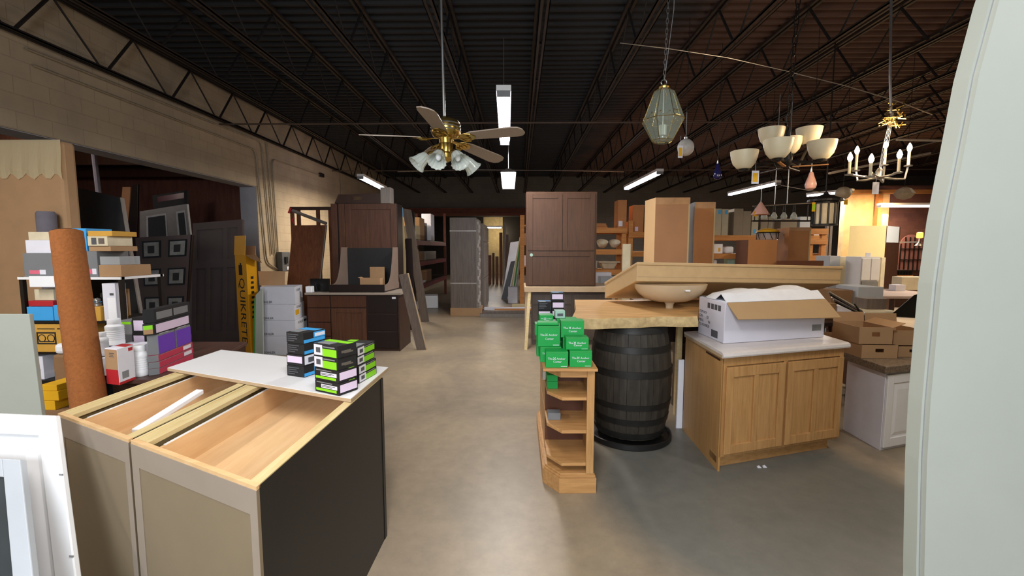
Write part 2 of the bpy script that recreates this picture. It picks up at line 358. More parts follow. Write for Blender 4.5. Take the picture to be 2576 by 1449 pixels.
# the painted door post close by on the right: bowed edge, groove, main face
edge = [(2272, 1440), (2272, 1400), (2277, 1140), (2285, 995), (2297, 855), (2310, 710), (2331, 555), (2364, 386), (2398, 208), (2448, 20), (2475, -60)]
YP = 1.30
ep = [D(px, py, YP) for px, py in edge]
ep = [(ep[0][0], 0.)] + ep
ep = ep + [(ep[-1][0] + .12, 3.2)]
GW = .048
def strip(g, a0, a1, y0, y1):
    for (x0, z0), (x1, z1) in zip(ep[:-1], ep[1:]):
        g.hexa([(x0 + a0, y0, z0), (x0 + a1, y0, z0), (x0 + a1, y1, z0), (x0 + a0, y1, z0), (x1 + a0, y0, z1), (x1 + a1, y0, z1), (x1 + a1, y1, z1), (x1 + a0, y1, z1)])
    return g
S(strip(G(), 0, .05, YP - .045, YP), 'door_1', 'jamb_white')
S(strip(G(), .0085, .5, YP - .062, YP - .047).box(1.55, YP - .0615, 0, 6.0, YP - .0475, 3.2), 'wall_right', 'jamb_white')
S(G().box(19, -4, 0, 19.2, 20.3, 4.95), 'wall_right_side', 'block_grey')
S(strip(G(), .007, .03, YP - .0475, YP - .0445), 'trim_%d' % k, 'grey_paint'); k += 1
# electrical conduits on the left wall
M('conduit', 'a2937b', .55, .15)
def conduit(pts, r=.017):
    path = []
    pts = [Vector((WX + .03, y, z)) for y, z in pts]
    for i, p in enumerate(pts):
        if 0 < i < len(pts) - 1:
            a = (pts[i - 1] - p).normalized(); b = (pts[i + 1] - p).normalized(); R = .16
            for q in range(6):
                s = q / 5; path.append(p + a * R * (1 - s) ** 2 + b * R * s ** 2)
        else: path.append(p)
    return G().tube(path, r, 8)
def wallpt(px, py):                     # a pixel's point on the left wall
    X, Y, Z = ray(px, py); t = WX / X; return (Y * t, EYE + Z * t)
CON = [([(80, 165), (640, 378), (668, 660), (700, 680)], 'conduit sweeping along the lintel then down beside the opening'),
       ([(60, 122), (655, 358), (681, 640)], 'second conduit from the opening, bending down to the switch box'),
       ([(668, 360), (689, 640)], 'straight conduit dropping from the truss to the switch box'),
       ([(697, 640), (681, 400), (800, 440)], 'conduit bending right at head height towards a junction box'),
       ([(855, 420), (856, 500)], 'short conduit dropping from the truss behind the tall brown cabinet')]
for pts, lab in CON:
    o = tag(conduit([wallpt(*q) for q in pts]).build('conduit', 'conduit', smooth=True), 'painted ' + lab, 'pipe', 'conduits on the left wall')
t = thing('switch_box', 'grey electrical switch box at the foot of the wall conduits', 'electrical box', (WX, *wallpt(704, 683)))
gy = .0
G().box(.02, -.16, 0, .16, .22, .48).build('housing', 'plug_grey', t, bev=.01)
G().box(.16, -.06, .2, .19, .06, .36).build('switch_lever', 'black_paint', t)
G().box(.16, .02, .04, .175, .14, .12).build('label_plate', 'white_card', t)
y, z = wallpt(805, 441)
tag(G().box(WX, y - .1, z - .05, WX + .09, y + .1, z + .06).build('junction_box', 'truss_dark', bev=.01), 'small dark junction box at the end of the bent wall conduit', 'electrical box')
# ---------------------------------------------------------------- strip lights
def strip_light(name_label, xa, ya, xb, yb, z, w=.17, em='tube_white', hang=4.1, body='white_paint'):
    t = thing('strip_light', name_label, 'ceiling light', ((xa + xb) / 2, (ya + yb) / 2, z), group='fluorescent strip lights')
    dx, dy = xb - xa, yb - ya; L = math.hypot(dx, dy); u = (dx / L, dy / L); fr = skew(u, (-u[1], u[0]))
    G(fr).box(-L / 2 - .05, -w * .5, .03, L / 2 + .05, w * .5, .09).build('housing', body, t)
    for s in (-1, 1):
        G(fr).box(s * (L / 2 + .03), -w * .45, -.035, s * (L / 2 + .05), w * .45, .03).build('end_cap', 'grey_paint', t)
    for s in (-.3, .3):
        G(fr).tube([(-L / 2 + .02, s * w, .0), (L / 2 - .02, s * w, .0)], .022, 8).build('tube', em, t, smooth=True)
    if hang:
        for s in (-1, 1): G(fr).tube([(s * L * .42, 0, .09), (s * L * .42, 0, hang - z)], .005, 5).build('hanger', 'joist_steel', t)
    return t
strip_light('bright strip light hanging above the right blade of the ceiling fan', -.175, 5.25, -.235, 7.55, 3.40)
strip_light('strip light beside the left wall truss above the tall brown cabinet', -3.93, 11.2, -4.02, 13.4, 3.40)
strip_light('strip light above the tall tan boxes, right of the big brown hutch', 3.27, 10.6, 3.17, 13.3, 3.40)
strip_light('long strip light behind the hanging yellow price tag, above the pink cone lamp', 7.02, 12.4, 6.9, 14.8, 3.40)
strip_light('strip light partly behind the speckled globe lamp and black lantern', 9.9, 13.6, 9.3, 14.6, 3.33, hang=0)
strip_light('warm strip light over the brick wall at the right edge', 12.1, 13.35, 10.6, 13.35, 2.88, hang=0)
strip_light('strip light glowing in the passage far beyond the grey wardrobe', -1.75, 22, -.85, 22, 2.66, hang=3.6)
strip_light('strip light just showing left of the top of the brown hutch', -.05, 21.5, .6, 21.5, 3.35, hang=0)
# ================================================================ foreground: two open-topped drawer bases
ZC = .94
A = P(145, 1040, ZC); S_ = P(332, 1105, ZC); R_ = P(645, 1225, ZC)
u, wid = unit(A, R_); v = (.02, .9998)
w1 = unit(A, S_)[1] - .008; w2 = wid - w1 - .016; LEN = 1.16
def drawer_base(label, o, w, end_mat):
    t = thing('drawer_base_cabinet', label, 'cabinet', (o[0], o[1], 0), group='open topped drawer base cabinets')
    fr = skew(u, v)
    G(fr).box(0, 0, .0, w, .014, ZC - .012).build('back_panel', 'taupe_board', t)
    G(fr).box(0, -.002, ZC - .095, w, .0, ZC - .012).box(0, -.002, .02, .05, 0, ZC - .095).box(w - .035, -.002, .02, w, 0, ZC - .095).build('back_rail', 'taupe_rail', t)
    G(fr).box(0, 0, ZC - .012, w, .02, ZC).build('top_edge', 'maple', t)
    G(fr).box(0, .02, 0, .016, LEN, ZC).build('side_panel', 'pine', t)
    g = G(fr).box(w - .016, .014, 0, w, LEN - .03, ZC - .004); g.build('side_panel', end_mat, t)
    G(fr).box(w - .046, .02, ZC - .004, w - .001, LEN - .02, ZC).build('top_edge', 'pine', t)
    G(fr).box(w - .02, LEN - .035, .0, w + .003, LEN, ZC - .01).build('corner_stile', 'black_paint', t)
    G(fr).box(.016, .02, ZC - .02, .085, LEN - .02, ZC - .002).build('stretcher', 'pine', t)
    G(fr).box(.016, .015, .1, w - .016, LEN - .02, .12).build('floor_panel', 'maple', t)
    G(fr).box(.016, LEN - .02, .1, w - .016, LEN, ZC).build('front_frame', 'walnut_dark', t)
    # the drawer box hanging inside
    d = thing('drawer', '', '', (0, 0, 0)); del d['label']; del d['category']; d.parent = t
    x0, x1, y0, y1, zb, zt = .105, w - .045, .045, LEN - .03, ZC - .17, ZC - .03
    G(fr).box(x0, y0, zb, x0 + .014, y1, zt).box(x1 - .014, y0, zb, x1, y1, zt).box(x0 + .014, y0, zb, x1 - .014, y0 + .016, zt - .014).box(x0 + .014, y1 - .016, zb, x1 - .014, y1, zt).build('drawer_side', 'drawer_wood', d)
    G(fr).box(x0 + .014, y0 + .016, zb + .012, x1 - .014, y1 - .016, zb + .02).build('drawer_bottom', 'drawer_wood', d)
    G(fr).box(x0, y0 + .03, zt - .004, x0 + .012, y1, zt + .002).build('drawer_rail', 'white_paint', d)
    return t
drawer_base('taupe drawer base cabinet beside the white panel door, a white lath lying in its drawer', A, w1, 'black_paint')
drawer_base('taupe and black drawer base cabinet under the stacked lime boxes, open drawer showing', (A[0] + u[0] * (w1 + .016), A[1] + u[1] * (w1 + .016)), w2, 'black_paint')
a = P(338, 1092, .864); b = P(500, 990, .926)
lu, L = unit(a, b); fr = skew(lu, (-lu[1], lu[0]))
q = lambda x, y, z: fr((x, y, z))
g = G(); z0, z1 = .864, .926
g.hexa([q(0, -.028, 0), q(L, -.028, z1 - z0), q(L, .012, z1 - z0), q(0, .012, 0), q(0, -.028, .022), q(L, -.028, z1 - z0 + .022), q(L, .012, z1 - z0 + .022), q(0, .012, .022)])
tag(g.build('white_lath', 'white_paint', loc=(a[0], a[1], z0), bev=.003), 'white painted lath lying slanted in the left open drawer', 'wood strip')
# the white top panel laid across both
ZB = .943; ZT = .961
pc = [P(*c, ZT) for c in [(421, 925), (883, 1003), (977, 924), (556, 880)]]
o = pc[1]
rel = [(p[0] - o[0], p[1] - o[1]) for p in pc]
t = thing('white_board', 'white laminated board laid across the drawer cabinets, carrying stacked bulb boxes', 'board', (o[0], o[1], ZB))
G().prism(rel, .0, .016).build('core', 'edge_tan', t)
M('board_white', 'dfdfe0', .4, amt=.02, sc=2)
cxm = sum(p[0] for p in rel) / 4; cym = sum(p[1] for p in rel) / 4
G().prism([(p[0] * .998 + cxm * .002, p[1] * .998 + cym * .002) for p in rel], .016, .0185).build('top_face', 'board_white', t)
# ---------------------------------------------------------------- bulb boxes: black cartons with coloured panels
def bulb_box(label, loc, rz, w, d, h, col, white_side, group):
    t = thing('bulb_box', label, 'box', loc, rz, group)
    G().box(0, 0, .0005, w, d, h - .0005).build('carton', 'black_matte', t, bev=.0015)
    if white_side == 'r':
        patch(t, 'white_panel', 'lilac', w, d, h, 'r', .06, .2, .95, .82)
        patch(t, 'colour_stripe', col, w, d, h, 'f', .05, .16, .9, .36); patch(t, 'label', 'white_card', w, d, h, 'f', .27, .42, .93, .72, .0014)
        print_lines(G(), None, w * .3, w * .9, h * .48, h * .68, 2, -.002).build('print', 'ink_grey', t); print_lines(G(), None, w * .08, w * .8, h * .78, h * .94, 1).build('print_line', 'grey_paint', t)
    elif white_side == 'f':
        patch(t, 'white_panel', 'lilac', w, d, h, 'f', .05, .25, .92, .85)
        patch(t, 'barcode', 'white_card', w, d, h, 'r', .05, .1, .6, .9)
        G().box(w + .001, d * .2, h * .25, w + .0018, d * .45, h * .7).build('barcode_print', 'ink_grey', t)
    else:
        if white_side == 'blue':
            print_lines(G(), None, w * .08, w * .8, h * .15, h * .9, 4).build('print', 'ink_grey', t)
            patch(t, 'colour_panel', col, w, d, h, 'r', .02, .05, .95, .34); patch(t, 'colour_band', col, w, d, h, 'r', .45, .38, .97, .9, .001); patch(t, 'label', 'white_card', w, d, h, 'r', .5, .48, .95, .78, .0016)
        else:
            patch(t, 'barcode', 'white_card', w, d, h, 'f', .03, .08, .38, .93)
            G().box(w * .12, -.0018, h * .3, w * .3, -.001, h * .72).build('barcode_print', 'ink_grey', t)
            patch(t, 'colour_panel', col, w, d, h, 'f', .39, .05, .96, .66)
            print_lines(G(), None, w * .42, w * .95, h * .7, h * .92, 1).build('print', 'grey_paint', t)
            g = G(); g.box(w, d * .2, h * .35, w + .001, d * .7, h * .55); g.box(w, d * .35, h * .3, w + .0012, d * .8, h * .42); g.build('bulb_picture', 'steel', t)
    patch(t, 'top_stripe', col, w, d, h, 't', .0, .55, 1, .85); patch(t, 'top_label', 'grey_paint', w, d, h, 't', .1, .1, .6, .5)
    return t
def stack(n, base, fr_, rt, top_px, labels, kinds, col, group, jit=.004):
    """n boxes: base front-left, front-right and right-back pixels on the level base[2]"""
    z = base
    p0, p1, p2 = P(*fr_[0], z), P(*fr_[1], z), P(*rt, z)
    uu, w = unit(p0, p1); _, d = unit(p1, p2); ang = math.atan2(uu[1], uu[0])
    _, zt = D(*top_px, p1[1]); h = (zt - z) / n
    for i in range(n):
        random.seed(int(p0[0] * 999) + i); j = lambda: random.uniform(-jit, jit)
        bulb_box(labels[i], (p0[0] + j(), p0[1] + j(), z + h * i + .0006), ang + j() * 3, w, d, h - .0006, col, kinds[i], group)
    return h
ZS = ZT + .0012
stack(4, ZS, [(792, 984), (852, 997)], (884, 978), (851, 871), ['lowest lime and black bulb box of the near stack on the white board', 'second box up in the near lime stack, white side panel with yellow print', 'third lime and black box up in the near stack, bulb picture on its side', 'topmost lime and black bulb box of the near stack on the white board'],
      ['r', 'r', 'lime', 'lime'], 'lime', 'lime bulb boxes on the white board')
stack(4, ZS, [(902, 966), (946, 940)], (908, 926), (895, 857), ['lowest lime box of the rear stack at the board corner', 'second lime box from the bottom of the rear stack, standing out to the right', 'third lime box up in the rear stack at the board corner', 'topmost lime box of the rear stack at the board corner'],
      ['lime'] * 4, 'lime', 'lime bulb boxes on the white board', .005)
stack(4, ZS, [(724, 944), (766, 950)], (800, 930), (764, 838), ['lowest black and blue bulb box of the stack left of the lime boxes', 'second black and blue bulb box up, with a white front panel', 'third black bulb box up in the blue striped stack', 'topmost black bulb box with bright blue stripes, left of the lime stack'],
      ['blue', 'f', 'blue', 'blue'], 'sky_blue', 'blue striped bulb boxes on the white board', .005)
# ---------------------------------------------------------------- white doors at the left edge
def panel_door(name, label, mat, pts, th=.03, rail=.085):
    """raised panel door leaning in space: pts = bottom left, bottom right, top right, top left"""
    pts = [Vector(p) for p in pts]; o = pts[0].copy(); ux = (pts[1] - pts[0]); uz = (pts[3] - pts[0]); w, h = ux.length, uz.length
    ux.normalize(); uz.normalize(); nx = uz.cross(ux).normalized()
    fr = lambda p: tuple(ux * p[0] + uz * p[2] + nx * p[1])
    t = thing(name, label, 'door', tuple(o))
    return t, fr, w, h
def leanpts(tr, br, w):
    tr, br = Vector(tr), Vector(br); br = tr + (br - tr) * (tr.z / (tr.z - br.z)); o = Vector((-w, .05, 0)); return [tuple(p) for p in (br + o, br, tr, tr + o)]
t, fr, w, h = panel_door('cabinet_door', 'white raised panel cabinet door leaning at the left edge before the taupe cabinet', 'white_paint',
    leanpts(P3(138, 1046, 1.66), P3(188, 1435, 1.46), .62))
G(fr).rect_ring(0, 0, w, h, .085, -.0, .022).build('frame', 'white_paint', t, bev=.004)
G(fr).box(.085, .012, .085, w - .085, .022, h - .085).build('recess', 'white_paint', t)
G(fr).ring([(.11, .012, .11), (w - .11, .012, .11), (w - .11, .012, h - .11), (.11, .012, h - .11)], [(.15, .001, .15), (w - .15, .001, .15), (w - .15, .001, h - .15), (.15, .001, h - .15)]).build('raised_panel', 'white_paint', t)
for s in (.3, .55, .8): G(fr).box(w - .012, -.003, h * s, w + .002, .001, h * s + .006).build('hinge_mark', 'grey_paint', t)
t, fr, w, h = panel_door('cabinet_door', 'grey white cabinet door frame standing before the white raised panel door', 'grey_paint',
    leanpts(P3(50, 1156, 1.52), P3(80, 1435, 1.33), .58))
M('door_grey', 'b4b9bf', .5, amt=.03); M('door_dark', '3a4043', .4)
G(fr).rect_ring(0, 0, w, h, .075, 0, .024).build('frame', 'door_grey', t, bev=.003)
G(fr).box(.075, .008, .075, w - .075, .02, h - .075).build('panel', 'door_dark', t)
# narrow white panel standing on edge at the far left
# ================================================================ left cluster: low brown counter with cartons and bottles
ZK = .75
M('counter_brown', '553a32', .5, amt=.12, sc=8)
poly = [(-2.83, 2.95), (-2.33, 2.95), (-2.63, 4.2), (-3.2, 4.2), (-3.2, 3.4)]
o = poly[0]; rl = [(p[0] - o[0], p[1] - o[1]) for p in poly]
t = thing('low_counter', 'low dark brown counter carrying white bottles and coloured cartons', 'counter', (o[0], o[1], 0))
ins = [(p[0] * .96 + .008, p[1] * .96 + .025) for p in rl]
G().prism(ins, 0, ZK - .03).build('body', 'walnut_dark', t)
G().prism(rl, ZK - .03, ZK).build('top', 'counter_brown', t, bev=.004)
GR = 'jars and cartons on the brown counter'
# red and white carton
p0, p1, p2 = P(270, 965, ZK), P(301, 969, ZK), P(342, 953, ZK)
def carton3(name, label, mat, p0, p1, p2, z, h, group=None, bev=.003, n=1):
    uu, w = unit(p0, p1); vv, d = unit(p1, p2)
    fr = skew(uu, vv); t = thing(name, label, 'box', (p0[0], p0[1], z), group=group)
    return t, fr, w, d
t, fr, w, d = carton3('filter_carton', 'red and white upright carton with a barcode, at the front of the brown counter', None, p0, p1, p2, ZK, .2, GR)
h = D(297, 879, p1[1])[1] - ZK
G(fr).box(0, 0, .0, w, d, h).build('carton', 'white_card', t, bev=.002)
G(fr).box(-.001, -.0012, 0, w * .98, 0, h * .42).build('red_panel', 'red', t); G(fr).box(0, -.0012, h * .42, w * .98, 0, h * .98).build('tan_panel', 'card', t)
G(fr).box(w, .0, .0, w + .0012, d, h * .07).build('red_band', 'red', t); G(fr).box(w, d * .66, h * .86, w + .0012, d * .92, h * .95).build('red_mark', 'red', t)
G(fr).box(w, d * .2, h * .14, w + .0012, d * .6, h * .34).build('barcode', 'grey_paint', t); G(fr).box(w * .1, d * .5, h, w * .99, d, h + .001).build('red_lid_band', 'red', t)
print_lines(G(), fr, w * .35, w * .8, h * .76, h * .9, 3, -.002).build('print', 'ink_grey', t)
def bottle(label, px, yb, z, r, h, Y=None):
    x, y = P(px, yb, z) if Y is None else (D(px, yb, Y)[0], Y)
    t = thing('white_bottle', label, 'bottle', (x, y, z), group='white plastic bottles on the counter')
    pr = [(r * .9, 0), (r, h * .03), (r, h * .16), (r * .97, h * .18), (r * .97, h * .60), (r, h * .62), (r * 1.0, h * .72), (r * .72, h * .8), (r * .62, h * .82)]
    G().lathe(pr, 20).build('body', 'white_plastic', t, smooth=True)
    G().lathe([(r * .70, h * .8), (r * .72, h * .82), (r * .72, h * .97), (r * .66, h)], 20).build('cap', 'white_plastic', t, smooth=True)
    for k in range(5): G().lathe([(r * .985, h * (.22 + .075 * k)), (r * 1.0, h * (.24 + .075 * k)), (r * .985, h * (.26 + .075 * k))], 20).build('rib', 'white_plastic', t, smooth=True)
    return t
bottle('white ribbed bottle right of the red and white carton', 356, 944, ZK, .048, .218)
bottle('white bottle raised behind the red and white carton', 292, 876, ZK + .168, .058, .20, 3.30)
bottle('half hidden white bottle left of the raised one, by the carpet roll', 258, 880, ZK + .13, .038, .17, 3.11)
bx('bottle_case', 'low pale carton under the raised white bottles', 'box', 'white_card', (-3.06, 3.22, ZK), .18, .20, .166, .0, group=GR)
bx('bottle_case', 'narrow ribbed pale carton just left of the red and white one', 'box', 'white_card', (-2.96, 3.04, ZK), .12, .14, .129, .05, group=GR)
# pink trays
p0, p1, p2 = P(374, 946, ZK), P(402, 942, ZK), P(486, 903, ZK)
uu, w = unit(p0, p1); vv, d = unit(p1, p2)
fr = skew(uu, vv); ztr = D(402, 893, p1[1])[1]; hh = (ztr - ZK) / 3
for k in range(3):
    t = thing('pink_tray_carton', ['lowest long pink carton of the three under the purple boxes', 'middle long pink carton with a barcode sticker', 'uppermost long pink carton, purple boxes standing on it'][k], 'box', (p0[0] + .004 * (k % 2), p0[1], ZK + hh * k), group='long pink cartons')
    G(fr).box(0, 0, .0005, w, d, hh - .0005).build('carton', 'clear_plastic' if 0 else 'grey_card', t, bev=.003)
    G(fr).box(w, 0, .004, w + .0015, d, hh - .004).build('pink_side', 'crimson', t)
    G(fr).box(0, 0, hh - .0004, w, d, hh).build('pink_top', 'crimson', t)
    if k: G(fr).box(w + .0014, d * .7, hh * .2, w + .0024, d * .94, hh * .8).build('barcode', 'white_card', t)
    if k == 2: G(fr).text('Professional', hh * .45, (w + .002, d * .45, hh * .5), (vv[0] / 1, vv[1], 0), (0, 0, 1)) if 0 else None
# purple pair, then black-pink, then black
zp = ztr + .001
def along(a, b, k): return (p0[0] + uu[0] * a * w + vv[0] * b * d, p0[1] + uu[1] * a * w + vv[1] * b * d)
hp = D(402, 842, p1[1])[1] - zp
for k, (b0, b1) in enumerate([(.02, .47), (.53, .97)]):
    o = along(0, b0, 0); t = thing('purple_carton', ['nearer purple carton on the pink trays', 'farther purple carton on the pink trays'][k], 'box', (o[0], o[1], zp), group='purple cartons')
    G(fr).box(0, 0, 0, w, d * (b1 - b0), hp).build('carton', 'grey_card', t, bev=.002)
    G(fr).box(w, 0, .002, w + .0015, d * (b1 - b0), hp * .9).build('purple_side', 'purple', t); G(fr).box(w * .9, d * .05, hp, w, d * .3, hp + .002).build('torn_flap', 'white_card', t)
zq = zp + hp + .003; hq = D(402, 812, p1[1])[1] - zq
hr = D(400, 778, p1[1])[1] - zq - hq
for k, (z, hh2, side, lab) in enumerate([(zq, hq, 'lilac', 'black carton with a pale pink side panel, on the purple cartons'), (zq + hq + .002, hr, 'grey_card', 'dark grey printed carton on top of the pink sided one')]):
    o = along(-.05, -.05 + .02 * k, 0); t = thing('black_carton', lab, 'box', (o[0], o[1], z), group='black cartons beside the white bottles')
    G(fr).box(0, 0, 0, w * 1.05, d * 1.03, hh2).build('carton', 'black_matte', t, bev=.002)
    if k == 0:
        G(fr).box(w * 1.05, d * .04, hh2 * .12, w * 1.05 + .0015, d * .98, hh2 * .86).build('side_panel', side, t); G(fr).box(.004, -.0015, hh2 * .1, w * .9, 0, hh2 * .5).build('end_panel', 'card', t); G(fr).box(.004, -.0016, hh2 * .5, w * .9, 0, hh2 * .85).build('lime_band', 'lime', t)
    else:
        for a_, b_ in ((.05, .47), (.52, .95)): G(fr).box(w * 1.05, d * a_, hh2 * .2, w * 1.05 + .0015, d * b_, hh2 * .75).build('side_panel', side, t)
# the smaller dark cartons behind the bottles
stackz = ZK
SM = [(303, 331, 905, 868, 'lower dark carton behind the white bottles', 'ink_grey'), (303, 332, 868, 842, 'second dark carton up behind the bottles', 'ink_grey'),
      (301, 330, 842, 806, 'dark carton with lime edge behind the raised white bottle', 'grey_card'), (334, 364, 868, 838, 'black and white small carton left of the purple boxes', 'black_matte'), (334, 363, 838, 798, 'black carton with a pink white front left of the dark printed carton', 'black_matte')]
Ys = 3.45
for x0, x1, yb, yt, lab, m in SM:
    X0, zb = D(x0, yb, Ys); X1, zt = D(x1, yt, Ys)
    if yb == 905: zb = ZK
    o = bx('small_carton', lab, 'box', m, (X0, Ys, zb + .0005), X1 - X0, .14, zt - zb - .001, 0, .002, 'black cartons beside the white bottles')
    w_, h_ = X1 - X0, zt - zb - .001
    if 'pink' in lab or 'white small' in lab: patch(o, 'front_panel', 'lilac', w_, .14, h_, 'f', .12, .15, .95, .8)
    if 'lime' in lab: patch(o, 'lime_band', 'lime', w_, .14, h_, 'f', .1, .72, .95, .9)
X0, zb = D(335, 868, Ys); bx('small_carton', 'plain black carton under the small black and white one', 'box', 'black_matte', (X0, Ys + .001, ZK), .085, .14, zb - ZK - .001, 0, .002, 'black cartons beside the white bottles')
# ---------------------------------------------------------------- rolled brown carpet leaning
top = Vector(P3(168, 592, 2.98)); bot = Vector(P3(222, 1000, 2.80)); dr = (bot - top); k = (top.z) / (top.z - bot.z); foot = top + dr * k
t = thing('carpet_roll', 'tall roll of orange brown carpet leaning before the crowded shelf', 'carpet', tuple(foot + Vector((0, 0, .02))))
G().tube([(0, 0, 0)] + [tuple((top - foot) * s) for s in (.25, .5, .75, 1)], .098, 28, .085).build('roll', 'carpet_roll', t, smooth=True)
sp = []; ax = (top - foot).normalized(); e1 = ax.cross(Vector((0, 1, 0))).normalized(); e2 = ax.cross(e1)
for i in range(60):
    w_ = i * .45; r = .078 * (1 - i / 62); sp.append(tuple((top - foot) + ax * .004 + e1 * r * math.cos(w_) + e2 * r * math.sin(w_)))
G().tube(sp, .004, 5).build('rolled_end', 'walnut_dark', t)
# ---------------------------------------------------------------- crowded metal shelf
YS = 3.60
xl = D(40, 700, YS)[0]; xr = D(300, 700, YS)[0]
t = thing('shelf_unit', 'dark metal shelf unit crowded with cartons, behind the carpet roll', 'shelf', (xl, YS, 0))
ZSH = [D(200, 958, YS)[1], D(200, 886, YS)[1], D(200, 808, YS)[1], D(200, 697, YS)[1]]
for x in (.0, xr - xl - .03):
    for y in (0.02, .42): G().box(x, y, 0, x + .03, y + .03, ZSH[-1] + .001).build('post', 'dark_metal', t)
for z in ZSH: G().box(0, .01, z - .022, xr - xl, .46, z - .0005).build('shelf_board', 'white_paint' if z == ZSH[-1] else 'dark_metal', t)
def sh(name, label, mat, x0, x1, yb, yt, lev, d=.3, dy=.02, cat='box', patches=(), rz=0, stackz=None, grp='cartons on the crowded shelf'):
    Y = YS + dy; z = ZSH[lev] if stackz is None else stackz
    X0 = D(x0, yb, Y)[0]; X1 = D(x1, yb, Y)[0]; zt = D((x0 + x1) / 2, yt, Y)[1]; w, h = X1 - X0, zt - z
    o = bx(name, label, cat, mat, (X0, Y, z + .0005), w, d, h - .001, rz, .003, grp)
    for nm, m, f, a in patches: patch(o, nm, m, w, d, h - .001, f, *a)
    return o, zt
# top level
_, z1 = sh('grey_carton', 'grey carton with a pink sticker on the shelf, left of the carpet roll', 'grey_card', 62, 150, 697, 637, 3, patches=[('pink_sticker', 'pink', 'f', (.15, .12, .45, .28)), ('white_sticker', 'white_card', 'f', (.45, .1, .62, .3))])
_, z2 = sh('grey_carton', 'grey carton with a pink sticker on the shelf, right of the carpet roll', 'grey_card', 200, 248, 697, 632, 3, patches=[('pink_sticker', 'pink', 'f', (.35, .12, .7, .3)), ('white_sticker', 'white_card', 'f', (.7, .1, .92, .32))])
_, z3 = sh('flat_carton', 'low brown carton at the right end of the top shelf', 'card', 250, 306, 697, 667, 3)
sh('plastic_tray', 'clear plastic tray pack lying on the low brown carton', 'clear_plastic', 252, 302, 667, 645, 3, .2, .03, 'tray', stackz=z3)
_, z4 = sh('flat_carton', 'brown carton on the grey carton right of the carpet roll', 'card', 224, 279, 632, 619, 3, .26, .03, stackz=z2)
_, z5 = sh('printed_carton', 'white printed carton with green and black pictures near the bright blue box', 'cream', 221, 271, 619, 594, 3, .24, .02, stackz=z4, patches=[('picture', 'ink_grey', 'f', (.2, .15, .45, .85)), ('picture', 'taupe_wood', 'f', (.55, .2, .85, .8))])
sh('flat_carton', 'flat amber brown carton topmost at the right of the shelf', 'card_amber', 221, 282, 594, 581, 3, .24, .03, stackz=z5)
_, z6 = sh('white_carton', 'white carton on the grey carton left of the carpet roll', 'white_card', 66, 138, 637, 604, 3, .26, .03, stackz=z1)
sh('wrapped_pack', 'pale plastic wrapped pack on the white carton at the left', 'cream', 72, 150, 604, 583, 3, .24, .05, 'pack', stackz=z6)
_, z7 = sh('flat_carton', 'thin brown carton under the bright blue box', 'card_dark', 164, 192, 697, 634, 3, .24, .06)
sh('blue_box', 'bright sky blue box on top of the shelf behind the carpet roll', 'sky_blue', 158, 220, 634, 574, 3, .24, .05, stackz=z7 + .001)
bx('shelf_liner', 'pale green white sheet drooping from the top shelf edge at the left', 'sheet', 'white_plastic', (D(68, 720, YS - .03)[0], YS - .012, D(68, 722, YS)[1]), .32, .008, .09, .03)
# second level
_, z = sh('blue_bin', 'bright blue plastic bin at the left end of the middle shelf', 'sky_blue', 70, 135, 808, 772, 2, cat='bin')
sh('blue_bin', 'second bright blue bin, half behind the carpet roll', 'sky_blue', 137, 185, 808, 768, 2, cat='bin')
sh('red_pack', 'dull red pack lying across the left blue bin', 'red', 72, 134, 772, 757, 2, .2, .04, 'pack', stackz=z + .001)
sh('pale_pack', 'pale pink foil pack above the red pack', 'cream', 88, 136, 757, 728, 2, .16, .06, 'pack', stackz=D(100, 757, YS + .04)[1] + .002)
_, z = sh('amber_carton', 'amber brown carton right of the carpet roll on the middle shelf', 'card_amber', 205, 256, 822, 772, 2, .26, .0, stackz=ZSH[2] - .0)
for k, (x0, x1, yt, m, lab) in enumerate([(228, 246, 752, 'steel', 'shiny faucet head on the amber carton beside the carpet roll'), (246, 268, 738, 'dark_metal', 'dark metal fitting behind the shiny faucet head')]):
    Y = YS + .03 + .06 * k; X0 = D(x0, 772, Y)[0]; X1 = D(x1, 772, Y)[0]; zt = D(x0, yt, Y)[1]; r = (X1 - X0) / 2
    g = G().lathe([(r, 0), (r, .02), (r * .5, .03), (r * .45, (zt - z) * .6), (r * .8, (zt - z) * .7), (r * .7, zt - z)], 14).tube([(0, 0, (zt - z) * .7), (r * .8, -.02, zt - z), (r * 1.6, -.03, (zt - z) * .8)], r * .3, 8)
    tag(g.build('faucet_part', m, loc=((X0 + X1) / 2, Y + .03, z + .001), smooth=True), lab, 'fitting', 'fittings on the shelf')
sh('white_bag', 'white bag with folded flap standing at the right end of the middle shelf', 'white_card', 262, 295, 793, 713, 2, .1, .02, 'bag', patches=[('flap', 'white_plastic', 'f', (.35, .02, .98, .62)), ('print', 'ink_grey', 'f', (.55, .68, .85, .74))], stackz=ZSH[2])
bx('card_sheet', 'tan cardboard sheet upright behind the white bag', 'cardboard', 'card', (D(272, 790, YS + .2)[0], YS + .31, ZSH[2] + .001), .09, .02, .24, 0)
